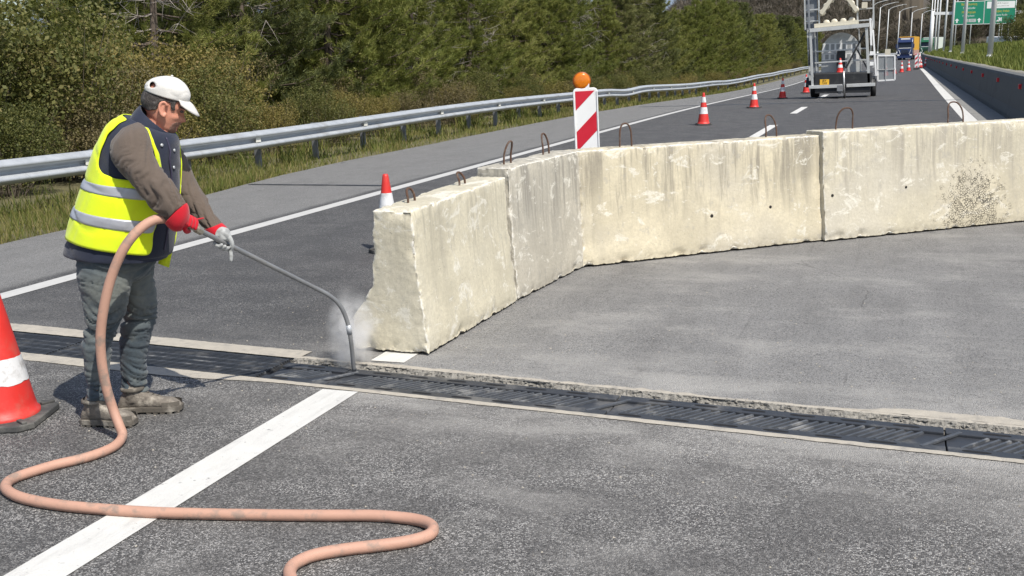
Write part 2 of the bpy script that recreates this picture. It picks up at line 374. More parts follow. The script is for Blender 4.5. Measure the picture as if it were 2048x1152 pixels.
cement('cement_strip', -9.0, -3.3, lambda x: JY1-.004, lambda x: JY1+.16+.022*n2(x, 5), .006)
cement('cement_strip', -3.4, 2.0, lambda x: JY1+.004+.012*n2(x, 7), lambda x: JY1+.05+.07*n2(x*.5, 9)+.025*n2(x, 4), .0058)
cement('cement_patch', -.2, 1.1, lambda x: JY1+.03, lambda x: JY1+.03+(.09+.05*n2(x, 15))*sst(-.2, .1, x)*sst(1.1, .8, x), .0085)
# rubble in the open side of the slot
mb = MB()
for k in range(900):
    x = random.uniform(-3.3, 1.9); s = random.uniform(.003, .010) if random.random() < .93 else random.uniform(.012, .022)
    y = random.uniform(JY1-.05, JY1+.004); z = -.07+s if y < JY1-.02 else random.uniform(-.06, -.01)
    vs = [Vector((math.sin(a)*s*random.uniform(.6, 1.2), math.cos(a)*s*random.uniform(.6, 1.2), random.uniform(-.3, .3)*s)) for a in (0, 1.6, 3.1, 4.7)]+[Vector((0, 0, s*.8)), Vector((0, 0, -s*.7))]
    mb.add([v+Vector((x, y, z)) for v in vs], [(i, (i+1) % 4, 4) for i in range(4)]+[((i+1) % 4, i, 5) for i in range(4)])
tag(skew(mb.build('concrete_rubble', M_ROUGH)), 'crumbs of broken concrete along the open slot', 'rubble', kind='stuff')
mb = MB()
for k in range(700):
    x = random.uniform(-4.5, 2.2); y = random.gauss(5.3, 1.3); s = random.uniform(.0025, .007)
    if JY0-.01 < y-SK(x) < JY1+.01 or y < 2.2: continue
    vs = [Vector((math.sin(a)*s*random.uniform(.6, 1.3), math.cos(a)*s*random.uniform(.6, 1.3), 0)) for a in (0, 1.6, 3.1, 4.7)]+[Vector((0, 0, s*.7))]
    mb.add([v+Vector((x, y, .001)) for v in vs], [(i, (i+1) % 4, 4) for i in range(4)])
tag(mb.build('loose_grit', M_CEMENT), 'loose pale grit scattered on the asphalt', 'grit', kind='stuff')
# the joint itself
ZT = -.010
J = thing('expansion_joint', 'black steel and rubber expansion joint across the road', 'expansion joint', (-2.9, 5.24, -.08))
def module(x0, x1):
    L = x1-x0; yc0, yc1 = 5.075, 5.415
    mb = MB(); mb.box(((x0+x1)/2, 5.245, (ZT-.012-.08)/2), (L-.006, yc1-yc0, ZT-.012+.08)); md = mb.build('module', M_RUB, J, bev=.003)
    for ya, yb in ((5.075, 5.155), (5.337, 5.415)):
        mb = MB(); mb.box(((x0+x1)/2, (ya+yb)/2, ZT-.006), (L-.008, yb-ya, .014)); sub('side_rail', mb.mesh('side_rail'), M_RUB, md, .003)
    mb = MB(); mb.box((x1-.02, 5.245, ZT-.0025), (.018, .30, .012), -.62); sub('cross_bar', mb.mesh('cross_bar'), M_RUB2, md, .002)
    n = int((L-.22)/.043)
    for k in range(n):
        x = x0+.12+k*.043
        mb = MB(); mb.box((x+.006*math.sin(k*7.3), 5.246, ZT-.0075-.0015*math.sin(k*3.1)), (.013, .205, .011), -.62); sub('rib', mb.mesh('rib'), M_RUB2, md)
    n = int(L/.235)
    for k in range(n):
        for yy in (5.118, 5.378):
            mb = MB(); x = x0+.12+k*.235+(.1 if yy > 5.2 else 0)
            mb.add([(x+.038*math.cos(a)+(.022 if math.cos(a) > 0 else -.022), yy+.012*math.sin(a), ZT+.0022) for a in np.linspace(0, 2*math.pi, 14)[:-1]], [tuple(range(13))]); sub('slot', mb.mesh('slot'), M_HOLE, md)
for a, c in ((-3.36, -2.92), (-2.92, -1.30), (-1.30, .26), (.26, 1.8)): module(a, c)
# older grooved strip to the left
for x0, x1 in ((-4.95, -3.37), (-6.55, -4.96), (-8.1, -6.56)):
    mb = MB(); mb.box(((x0+x1)/2, 5.262, -.047), (x1-x0-.006, .40, .066)); md = mb.build('strip_bed', M_RUB, J)
    for k in range(15):
        mb = MB(); mb.box(((x0+x1)/2, 5.08+k*.026, -.0075), (x1-x0-.008, .013 if k not in (0, 14) else .02, .014)); sub('ridge', mb.mesh('ridge'), M_RUB2 if k in (4, 7, 10) else M_RUB, md)
for o in J.children:
    skew(o)
    for q in o.children: skew(q)
# a second joint far down the road
mb = MB(); mb.grid([[(x, y, gz(x, y)+.005) for x in np.linspace(-9.0, 2, 40)] for y in (40.1, 40.45)])
tag(mb.build('far_joint_strip', M_RUB), kind='structure')
mb = MB(); mb.grid([[(x, y, gz(x, y)+.005) for x in np.linspace(-9.2, -6.9, 12)] for y in (14.3, 14.42)])  # dark strip laid on the shoulder in place of a cast shadow
tag(mb.build('shadow_strip', M_RUB), kind='structure')
# ============================================================ ROADSIDE STRUCTURES
M_GALV = mat('galvanised_steel', (.47, .49, .505), .42, .3, var=.2, scale=5, bmp=.08, fine=20, dirt=(.30, .29, .27), dscale=2.2, damt=.5)
M_GALVD = mat('weathered_post', (.24, .25, .26), .55, .4, var=.3, scale=6, bmp=.1, dirt=(.16, .13, .1), dscale=5)
M_REFL = mat('reflector_white', (.72, .70, .62), .4, bmp=0)
GX = lambda y: -10.4+.25*sst(8, 16, y)+xs(y)
def rail_z(y): return gz(GX(y), y)+.02*math.sin(y*.31)-.09*math.exp(-((y-43)/2.2)**2)-.03*math.exp(-((y-70)/3)**2)
WPROF = [(.0, .0), (.012, .012), (.072, .045), (.08, .07), (.072, .095), (.012, .132), (.0, .155), (.012, .178), (.072, .215), (.08, .24), (.072, .265), (.012, .298), (.0, .31)]
def wbeam(ys, xf, zf, z0=.40):
    mb = MB(); rows = []
    for y in ys:
        rows.append([(xf(y)+px*1.5, y, zf(y)+z0+pz) for px, pz in WPROF]+[(xf(y)+px*1.5-.004, y, zf(y)+z0+pz) for px, pz in WPROF[::-1]])
    mb.grid(rows, True); return mb
GR = thing('guardrail', 'galvanised steel W-beam guardrail along the outer shoulder', 'guardrail', (-10.2, 20, 0))
y = 4.0; k = 0
while y < 250:
    L = 4.0 if y < 120 else 8.0
    wbeam(np.linspace(y, y+L+.12, 9), lambda q: GX(q)+(.004 if k % 2 else 0), rail_z).build('rail_panel', M_GALV, GR, True)
    for py in ((y+.5, y+2.5) if y < 60 else (y+.5,)):
        zb = gz(GX(py)-.3, py)-.1
        mb = MB(); x = GX(py)-.22; mb.box((x, py, (zb+rail_z(py)+.7)/2), (.1, .012, rail_z(py)+.7-zb)); mb.box((x-.045, py+.03, (zb+rail_z(py)+.7)/2), (.01, .06, rail_z(py)+.7-zb)); mb.box((x+.045, py+.03, (zb+rail_z(py)+.7)/2), (.01, .06, rail_z(py)+.7-zb))
        po = mb.build('post', M_GALVD, GR)
        if y < 40:
            mb = MB(); mb.box((GX(py)-.085, py+.03, rail_z(py)+.555), (.17, .13, .24)); sub('spacer', mb.mesh('spacer'), M_GALVD, po)
    mb = MB(); zz = rail_z(y+.1)+.555; xx = GX(y+.1)+.055
    mb.box((xx+.02, y+.1, zz+.03), (.012, .14, .12)); mb.box((xx-.03, y+.1, zz-.02), (.06, .012, .05)); mb.build('reflector', M_REFL, GR, bev=.002)
    y += L; k += 1
# rear rail near the start of the run
GB = thing('guardrail', 'second steel rail standing behind the shoulder guardrail', 'guardrail', (-11.0, 10, 0))
for y in (3.0, 7.0):
    wbeam(np.linspace(y, y+4.1, 5), lambda q: -10.95+.25*sst(8, 16, q), rail_z, .43).build('rail_panel', M_GALV, GB, True)
    for py in (y+1.0, y+3.0):
        mb = MB(); mb.box((-10.98+.25*sst(8, 16, py), py, .38), (.1, .07, .96)); mb.build('post', M_GALVD, GB, bev=.004)
# far rail on the bend
pts = [AY(1735, 108, 262), AY(1765, 107, 285), AY(1830, 105.5, 305), AY(1890, 104.5, 318), AY(1960, 103, 330)]
FR = thing('guardrail', 'pale distant guardrail crossing the bend behind the lorries', 'guardrail', (pts[0].x, pts[0].y, 0))
for a, c in zip(pts[:-1], pts[1:]):
    mb = MB(); mb.bar((a.x, a.y, a.z-.15), (c.x, c.y, c.z-.15), .12, .38); mb.build('rail_panel', M_GALV, FR)
    for t in (.1, .4, .7):
        q = a.lerp(c, t); mb = MB(); mb.box((q.x, q.y+.1, q.z-.6), (.14, .1, 1.4)); mb.build('post', M_GALVD, FR)
# median wall with red reflectors
M_WALL = mat('median_concrete', (.105, .108, .106), .88, var=.25, scale=1.6, bmp=.3, fine=40, dirt=(.08, .08, .076), dscale=1.1, damt=.6)
M_CAP = mat('cap_concrete', (.26, .245, .20), .9, var=.25, scale=5, bmp=.4, fine=40)
M_REDR = mat('red_reflector', (.62, .012, .02), .35, bmp=0)
MW = thing('median_wall', 'dark concrete median wall with red reflectors below the grass', 'wall', (2.7, 30, 0))
y = 11.5
while y < 340:
    L = 6.0 if y < 120 else 20.0; mb = MB(); rows = []
    for q in np.linspace(y+.006, y+L-.006, 4):
        x = 2.5+xs(q); rows.append([(x, q, -.05), (x, q, .1), (x+.06, q, .3), (x+.11, q, .98), (x+.14, q, 1.04), (x+.4, q, 1.04), (x+.4, q, -.05)])
    mb.grid(rows, True); n = len(rows[0]); mb.f += [tuple(range(n-1, -1, -1)), tuple(3*n+i for i in range(n))]; pn = mb.build('wall_panel', M_WALL, MW)
    y += L
y = 15.4
while y < 120:
    x = 2.5+.095+xs(y); mb = MB(); mb.box((x-.025, y, .82), (.06, .16, .11)); mb.build('reflector', M_REDR, MW, bev=.006); y += 6
mb = MB(); mb.grid([[(2.86+xs(q)+dx, q, 1.03+.03*nz((q*2, dx*9, 0))+dz) for dx, dz in ((0, 0), (.05, .03), (.16, .035), (.3, .0))] for q in ys_list(11.5, 330, .4)])
mb.build('earth_edge', M_CAP, MW, True)
# ---- precast concrete barriers
def concrete(name, cream, stain, grey, streak, honey=None, seed=0.0):
    m, nt, b = newmat(name); v = nd(nt, 'TexCoord').outputs['Object']
    off = nd(nt, 'VectorMath', {0: v, 1: (seed, seed*.7, 0)}, operation='ADD').outputs[0]
    sep = nd(nt, 'SeparateXYZ', {0: v})
    cl = noi(nt, off, 2.6, 8, .62)
    c = mixc(nt, mrange(nt, cl, .34, .66), cream, [x*.78 for x in cream])
    c = mixc(nt, mrange(nt, noi(nt, off, 1.1, 4), .42, .68, 0, .55), c, grey)
    # rain streaks running down from the top
    st = mrange(nt, noi(nt, vmul(nt, off, (7, 7, .3)), 1.0, 7, .7), .47, .60, 0, 1)
    dn = mrange(nt, mth(nt, 'ADD', sep.outputs[2], mth(nt, 'MULTIPLY_ADD', noi(nt, vmul(nt, off, (6, 6, .1)), 1.0, 3), 1.2, -.6)), .2, .85, .05, 1)
    c = mixc(nt, mth(nt, 'MULTIPLY', mth(nt, 'MULTIPLY', st, dn), streak), c, stain)
    st2 = mrange(nt, noi(nt, vmul(nt, off, (30, 30, .8)), 1.0, 4, .6), .50, .66, 0, .75); c = mixc(nt, mth(nt, 'MULTIPLY', st2, dn), c, stain)
    # scraped and chalky marks
    sc = mrange(nt, noi(nt, vmul(nt, off, (1, 1, 1.6)), 4.5, 10, .75, .7), .56, .60, 0, .8); c = mixc(nt, sc, c, (.74, .71, .62))
    sc2 = mrange(nt, noi(nt, vmul(nt, off, (2.2, 2.2, 14)), 1.4, 5, .7, .8), .66, .70, 0, .6); c = mixc(nt, sc2, c, (.76, .74, .68)); c = mixc(nt, mrange(nt, noi(nt, off, 38, 6, .75), .3, .7, 0, .5), c, [x*.62 for x in cream]); c = mixc(nt, mrange(nt, noi(nt, off, 9, 7, .7), .57, .66, 0, .45), c, [x*.7 for x in grey])
    # pitted skin
    pit = nd(nt, 'TexVoronoi', {'Vector': off, 'Scale': 42.0}).outputs['Distance']; pm = mrange(nt, pit, .05, .13, 1, 0)
    pm = mth(nt, 'MULTIPLY', pm, mrange(nt, noi(nt, off, 5, 4), .46, .56)); c = mixc(nt, mth(nt, 'MULTIPLY', pm, .75), c, (.10, .095, .08))
    h = mth(nt, 'ADD', mth(nt, 'MULTIPLY', noi(nt, off, 45, 8, .7), .8), mth(nt, 'MULTIPLY', pm, -1.0))
    if honey:
        d = nd(nt, 'VectorMath', {0: v, 1: honey}, operation='DISTANCE').outputs[1]
        hm = mrange(nt, mth(nt, 'ADD', d, mth(nt, 'MULTIPLY_ADD', noi(nt, v, 5, 6, .7), .9, -.45)), .10, .62, 1, 0)
        vo = nd(nt, 'TexVoronoi', {'Vector': v, 'Scale': 48.0}, feature='DISTANCE_TO_EDGE').outputs['Distance']; gp = mth(nt, 'MULTIPLY', mrange(nt, vo, .02, .14, 1, 0), mrange(nt, mth(nt, 'ADD', noi(nt, v, 19, 4, .6), mth(nt, 'MULTIPLY', hm, .28)), .64, .78))
        c = mixc(nt, mth(nt, 'MULTIPLY', hm, .35), c, (.56, .49, .34)); c = mixc(nt, mth(nt, 'MULTIPLY', mth(nt, 'MULTIPLY', hm, gp), .85), c, (.05, .045, .04))
        h = mth(nt, 'ADD', h, mth(nt, 'MULTIPLY', mth(nt, 'MULTIPLY', hm, gp), -4.0))
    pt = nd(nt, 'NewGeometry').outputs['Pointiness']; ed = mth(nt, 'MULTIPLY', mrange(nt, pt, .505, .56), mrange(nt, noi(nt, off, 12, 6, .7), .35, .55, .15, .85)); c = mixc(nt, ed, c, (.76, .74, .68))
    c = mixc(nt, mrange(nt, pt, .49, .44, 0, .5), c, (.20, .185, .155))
    nt.links.new(c, b.inputs['Base Color']); b.inputs['Roughness'].default_value = .9; b.inputs['Specular IOR Level'].default_value = .25
    bump(nt, b, h, .6, .006); return m
M_RUST = mat('rusty_rebar', (.10, .055, .036), .9, .1, var=.4, scale=30, bmp=.4, fine=120, dirt=(.22, .19, .16), dscale=18, damt=.6)
M_DARK = mat('tie_hole', (.02, .018, .016), .95, bmp=0)
def barrier(label, p0, p1, h0, h1, m, seed, loops, holes=(), base=.5, topw=.26, slope=.07, dz=0.0):
    """p0, p1: ground line of the long face towards the works; the block lies to the left of p0->p1"""
    p0 = Vector((p0[0], p0[1], 0)); p1 = Vector((p1[0], p1[1], 0)); L = (p1-p0).length; ang = math.atan2(p1.y-p0.y, p1.x-p0.x)
    root = thing('concrete_barrier', label, 'barrier', tuple(p0), 'precast barrier blocks closing the lane', ang)
    TR = Matrix.Translation(p0) @ Matrix.Rotation(ang, 4, 'Z')
    def prof(h):
        key = [(0, .0), (.004, .10), (slope*.75, h*.6), (slope, h-.012), (slope+.014, h), (slope+topw-.014, h), (slope+topw, h-.012), (slope+topw+.03, .40), (base, .21), (base, 0)]
        out = []
        for a, c in zip(key, key[1:]):
            n = max(1, int(math.dist(a, c)/.018)); out += [(a[0]+(c[0]-a[0])*i/n, a[1]+(c[1]-a[1])*i/n) for i in range(n)]
        out.append(key[-1]); return out
    mb = MB(); pr0, pr1 = [(0, 0), (.004, .10), (slope*.75, h0*.6), (slope, h0), (slope+topw, h0), (slope+topw+.03, .40), (base, .21), (base, 0)], [(0, 0), (.004, .10), (slope*.75, h1*.6), (slope, h1), (slope+topw, h1), (slope+topw+.03, .40), (base, .21), (base, 0)]
    n = len(pr0); mb.add([(0, u, z) for u, z in pr0]+[(L, u, z) for u, z in pr1], [tuple(range(n-1, -1, -1)), tuple(range(n, 2*n))]+[(i, (i+1) % n, n+(i+1) % n, n+i) for i in range(n)])
    me = remesh(mb, .0125, 1)
    def chip(p):
        x, u, z = p; h = h0+(h1-h0)*x/L; fu = slope*z/h; bu = slope+topw+.03*(1-min(1, max(0, (z-.4)/(h-.4)))) if z > .4 else base-.14*max(0, (z-.21)/.19)
        de = sorted((max(0, min(x, L-x)), max(0, h-z), max(0, z), max(0, min(u-fu, bu-u))))
        near = de[0]+de[1]                                     # small only along an arris
        n1 = nz((x*9+seed*7, u*9, z*9)); n2_ = nz((x*27+seed, u*27, z*27)); n3 = nz((x*70+seed, u*70, z*70))
        e = max(0, 1-near/.055); big = max(0, n1+.12)*max(0, 1-near/.11)
        endf = .0035*(n2_+.6*n3) if min(x, L-x) < .03 else 0
        low = 1.5 if z < .07 else 1.0
        return -low*(e*(.003+.009*max(0, n2_)+.005*n3)+.034*big*big+.012*big*abs(n3)) + .0009*n3+.0006*n2_+.0015*nz((x*1.2+seed, u, z*1.2)) - endf*.7
    displace(me, chip)
    for v in me.vertices: v.co.z += .012
    o = obj('block', me, m); o.parent = root
    for x, wd, ht in loops:
        h = h0+(h1-h0)*x/L; y = slope+topw*.5+random.uniform(-.03, .03); ln = random.uniform(-.03, .05)
        pp = [(x-wd/2, y, h-.08), (x-wd/2+.004, y, h+ht*.35), (x-wd*.42, y+ln*.5, h+ht*.75), (x-wd*.2, y+ln, h+ht), (x+wd*.2, y+ln, h+ht), (x+wd*.42, y+ln*.5, h+ht*.75), (x+wd/2-.004, y, h+ht*.35), (x+wd/2, y, h-.08)]
        mb = MB(); mb.tube(catmull(pp, 4), .0075, 8); q = obj('lifting_loop', mb.mesh('lifting_loop', True), M_RUST); q.parent = root
    for x, z, r in holes:
        mb = MB(); u = slope*z/h0*.95; mb.lathe([(r, -.012), (r, .0), (r*.6, .004)], 12, (x, u+.002, z), M=Matrix.Rotation(math.pi/2, 4, 'X')); q = obj('tie_hole', mb.mesh('tie_hole', True), M_DARK); q.parent = root
    return root
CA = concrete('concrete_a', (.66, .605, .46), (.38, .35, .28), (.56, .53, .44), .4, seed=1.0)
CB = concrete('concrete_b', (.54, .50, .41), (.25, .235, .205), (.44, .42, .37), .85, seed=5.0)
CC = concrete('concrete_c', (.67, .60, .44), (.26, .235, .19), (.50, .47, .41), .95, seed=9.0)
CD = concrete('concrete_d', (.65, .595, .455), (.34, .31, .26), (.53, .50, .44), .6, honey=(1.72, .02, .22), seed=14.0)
barrier('low precast concrete block at the free end beside the air lance', (-2.575, 5.80), (-2.53, 7.33), .86, .895, CA, 1, [(.32, .1, .09), (1.1, .1, .09)])
barrier('grey streaked concrete block between the end block and the stained cream block', (-2.535, 7.35), (-2.41, 8.82), .955, .955, CB, 2, [(.28, .13, .17), (1.08, .13, .17)], slope=.05)
barrier('cream concrete block with dark rain streaks, behind it the striped beacon', (-2.42, 8.68), (-.575, 10.37), .955, .955, CC, 3, [(.52, .12, .2), (2.02, .12, .2)], [(1.28, .33, .016), (1.9, .36, .014)], slope=.08)
barrier('pale concrete block with a crumbling honeycombed patch near its foot', (-.575, 10.30), (1.93, 12.41), .99, .985, CD, 4, [(.32, .19, .2), (1.65, .19, .2)], [(.09, .42, .013), (.92, .44, .012)], slope=.08)
# ---- traffic cones
M_CONE = mat('cone_plastic', (.62, .032, .024), .48, var=.16, scale=9, bmp=.1, dirt=(.42, .12, .09), dscale=7, damt=.5)
M_CONEW = mat('cone_band', (.70, .70, .70), .45, var=.12, scale=14, bmp=.1, dirt=(.36, .35, .33), dscale=9, damt=.8)
M_CBASE = mat('cone_rubber', (.055, .055, .053), .85, var=.3, scale=12, bmp=.4, fine=40, dirt=(.16, .155, .14), dscale=6, damt=.7)
def cone(label, loc, h=.75, bands=((.30, .52), (.68, .86)), rb=.145, rz=0, base=.40, group='striped traffic cones along the closed lane', worn=False):
    c = thing('traffic_cone', label, 'traffic cone', loc, group, rz)
    def rad(t): return rb+(.026-rb)*t
    T = Matrix.Translation(loc) @ Matrix.Rotation(rz, 4, 'Z')
    mb = MB(); q = base/2; k = .06
    poly = [(q-k, -q), (q, -q+k), (q, q-k), (q-k, q), (-q+k, q), (-q, q-k), (-q, -q+k), (-q+k, -q)]
    mb.prism([(x, y, .002) for x, y in poly], (0, 0, .032)); o = obj('base', mb.mesh('base'), M_CBASE, None, .006); o.parent = c
    for i in range(4):
        a = i*math.pi/2+.785; mb2 = MB(); mb2.box((math.cos(a)*q*1.03, math.sin(a)*q*1.03, .04), (.07, .025, .012), a); o2 = obj('lug', mb2.mesh('lug'), M_CBASE, None, .003); o2.parent = o
    mb = MB(); pr = [(rb+.012, .034), (rb+.012, .05), (rb, .056)]+[(rad(t), .056+t*(h-.056)) for t in np.linspace(.05, .97, 12)]+[(.024, h-.004), (.018, h), (.013, h), (.012, h-.05)]
    mb.lathe(pr, 32, caps=False); o = obj('body', mb.mesh('body', True), M_CONE); o.parent = c
    for a, d in bands:
        mb = MB(); n = 36; rows = []
        for t in np.linspace(a, d, 6):
            rows.append([((rad(t)+.0025)*math.cos(2*math.pi*j/n), (rad(t)+.0025)*math.sin(2*math.pi*j/n), .056+(t+(.012*nz((j*.9, t*3, 1)) if worn and t in (a, d) else 0))*(h-.056)) for j in range(n)])
        mb.grid(rows, True); o = obj('band', mb.mesh('band', True), M_CONEW); o.parent = c
    return c
cl = G(20, 838); cone('worn traffic cone standing by the worker\'s boots', (-4.21, 4.17, 0), .80, ((.205, .375),), .165, .35, .44, worn=True)
cone('traffic cone half hidden behind the end concrete block', (-4.44, 9.2, 0), .72, ((.42, .74),), .12, .2, .34)
for lab, p, h in (('traffic cone on the closed lane, first one past the barrier blocks', (1407, 250), .80), ('traffic cone on the closed lane, second one past the barrier blocks', (1508, 216), .80), ('traffic cone a few metres before the arrow trailer', (1565, 197), .80), ('traffic cone beside the left wheel of the arrow trailer', (1612, 186), .82)):
    g = G(*p); g = G(p[0], p[1], gz(g.x, g.y)); cone(lab, (g.x, g.y, g.z), h, rz=random.uniform(0, 1.5))
for lab, p in (('traffic cone next to the trailer mesh wing', (1788, 148)), ('traffic cone second from the trailer mesh wing', (1803, 145)), ('traffic cone third from the trailer mesh wing', (1817, 142)), ('traffic cone at the foot of the far striped beacons', (1841.5, 137)), ('traffic cone against the foot of the median wall', (1851, 133))):
    g = G(*p); cone(lab, (g.x, g.y, 0), .88, rb=.16, rz=random.uniform(0, 1.5))
# ---- striped beacons
M_BW = mat('beacon_white', (.76, .76, .75), .4, var=.08, scale=6, bmp=.05, dirt=(.5, .49, .46), dscale=6, damt=.5)
M_BR = mat('beacon_red', (.52, .012, .03), .38, var=.12, scale=6, bmp=.05)
M_BLK = mat('black_rubber', (.03, .03, .03), .8, bmp=.3, fine=40)
def amber():
    m, nt, b = newmat('amber_lens'); b.inputs['Base Color'].default_value = (.9, .25, .006, 1); b.inputs['Roughness'].default_value = .12
    b.inputs['Transmission Weight'].default_value = .35; b.inputs['IOR'].default_value = 1.45; b.inputs['Coat Weight'].default_value = .5
    v = nd(nt, 'TexCoord').outputs['Object']; bump(nt, b, nd(nt, 'TexVoronoi', {'Vector': v, 'Scale': 90.0}).outputs[0], .4, .003); return m
M_AMB = amber()
def beacon(label, loc, rz, lamp=True, flip=False, group='striped guide beacons', sc=1.0, tilt=0):
    b = thing('guide_beacon', label, 'beacon', loc, group, rz); b.scale = (sc, sc, sc); b.rotation_euler[1] = tilt
    def add(n, mb, m, sm=False, bev=0): o = obj(n, mb.mesh(n, sm), m, None, bev); o.parent = b; return o
    W, z0, z1 = .25, .14, 1.42
    mb = MB(); mb.box((0, 0, .06), (.42, .8, .115)); add('foot', mb, M_BLK, bev=.015)
    mb = MB(); k = .035; poly = [(-W/2, 0, z0), (W/2, 0, z0), (W/2, 0, z1-k), (W/2-k*.3, 0, z1-k*.3), (W/2-k, 0, z1), (-W/2+k, 0, z1), (-W/2+k*.3, 0, z1-k*.3), (-W/2, 0, z1-k)]
    mb.prism([Vector(p)+Vector((0, -.025, 0)) for p in poly], (0, .05, 0)); pn = add('panel', mb, M_BW, bev=.008)
    w2 = W/2-.022; s = -1 if flip else 1
    def stripe(za, zb, cut_lo, cut_hi):
        # parallelogram rising to the right, clipped to the panel face
        poly = [(-w2, za), (w2, za+.2), (w2, zb+.2), (-w2, zb)]
        out = []
        for lo, sign in ((cut_lo, 1), (cut_hi, -1)):
            src = out if out else poly; out = []
            for (x0, y0), (x1, y1) in zip(src, src[1:]+src[:1]):
                i0, i1 = (y0-lo)*sign >= 0, (y1-lo)*sign >= 0
                if i0: out.append((x0, y0))
                if i0 != i1: t = (lo-y0)/(y1-y0); out.append((x0+(x1-x0)*t, lo))
        return out
    for za in (-.03, .38, .79, 1.20):
        pl = stripe(za, za+.195, z0+.02, z1-.03)
        if len(pl) > 2:
            mb = MB(); mb.prism([(s*x, -.0255, z) for x, z in pl], (0, -.0025, 0)); o = obj('stripe', mb.mesh('stripe'), M_BR); o.parent = pn
    mb = MB(); 
    for x in (-W/2+.008, W/2-.008): mb.box((x, -.03, (z0+z1)/2-.01), (.012, .012, z1-z0-.05))
    o = obj('rim', mb.mesh('rim'), M_BW); o.parent = pn
    if lamp:
        mb = MB(); mb.box((.02, 0, z1+.035), (.045, .05, .09)); add('lamp_bracket', mb, M_BW, bev=.006)
        mb = MB(); mb.lathe([(.001, -.034), (.05, -.032), (.076, -.024), (.084, -.010), (.084, .010), (.076, .024), (.05, .032), (.001, .034)], 32, (-.03, 0, z1+.07), False, Matrix.Rotation(math.pi/2, 4, 'X')); ln = add('lamp_lens', mb, M_AMB, True)
        mb = MB(); mb.lathe([(.083, -.014), (.091, -.012), (.091, .012), (.083, .014)], 32, (-.03, 0, z1+.07), False, Matrix.Rotation(math.pi/2, 4, 'X')); o = obj('ring', mb.mesh('ring', True), mat('amber_rim', (.30, .07, .006), .4, bmp=0)); o.parent = ln
    return b
bp = AY(1177, 300, 10.9); beacon('red and white striped beacon with amber lamp behind the streaked block', (bp.x+.01, 10.9, 0), .33, tilt=-.025)
g = G(1832, 139); beacon('far striped beacon with red lamp where the median lane narrows', (g.x, g.y, 0), 0, False, sc=.98)
g = G(1838.5, 137.5); beacon('far striped beacon standing edge-on behind another beacon', (g.x, g.y+1, 0), 1.0, False, sc=.98)
# ============================================================ VEGETATION
M_NEED = leafmat('pine_needles', [(.12, (.075, .10, .024)), (.4, (.155, .185, .042)), (.62, (.235, .25, .06)), (.85, (.33, .31, .11))], .38)
M_NEEDB = leafmat('pine_needles_dull', [(.12, (.07, .088, .036)), (.45, (.14, .16, .055)), (.7, (.21, .215, .075)), (.9, (.29, .265, .125))], .36)
M_LYEL = leafmat('leaves_yellow_brown', [(.12, (.07, .068, .022)), (.4, (.165, .145, .045)), (.65, (.29, .235, .075)), (.9, (.23, .165, .065))], .36)
M_LGRN = leafmat('leaves_dull_green', [(.12, (.05, .062, .02)), (.45, (.11, .122, .036)), (.7, (.175, .172, .055)), (.92, (.24, .195, .08))], .35)
M_LBRN = leafmat('leaves_russet', [(.12, (.07, .056, .032)), (.4, (.14, .115, .058)), (.65, (.20, .16, .08)), (.9, (.18, .165, .07))], .32)
M_BARK = mat('bark', (.11, .085, .066), .95, var=.4, scale=9, bmp=.8, bdist=.02, fine=14)
M_STEM = mat('bush_stems', (.13, .105, .08), .95, var=.3, bmp=.2)
M_TWIG = mat('dead_twigs', (.36, .32, .28), .95, var=.35, scale=8, bmp=.3)
M_GRASS = leafmat('grass_blades', [(.15, (.06, .08, .018)), (.42, (.13, .16, .034)), (.62, (.21, .205, .06)), (.9, (.34, .275, .13))], .34)
M_GRASSG = leafmat('grass_green', [(.1, (.095, .125, .028)), (.42, (.17, .205, .045)), (.7, (.25, .25, .07)), (.92, (.36, .31, .14))], .36)
def unit(v): return v/np.maximum(1e-9, np.linalg.norm(v, axis=-1, keepdims=True))
def slivers(base, dirv, length, width, r):
    """one thin triangle per row, turned at random about its axis"""
    n = len(base); side = unit(np.cross(dirv, unit(r.normal(size=(n, 3))))); w = np.asarray(width).reshape(-1, 1)
    v = np.stack([base-side*w/2, base+side*w/2, base+dirv*np.asarray(length).reshape(-1, 1)], 1).reshape(-1, 3)
    return v, np.arange(3*n).reshape(-1, 3)
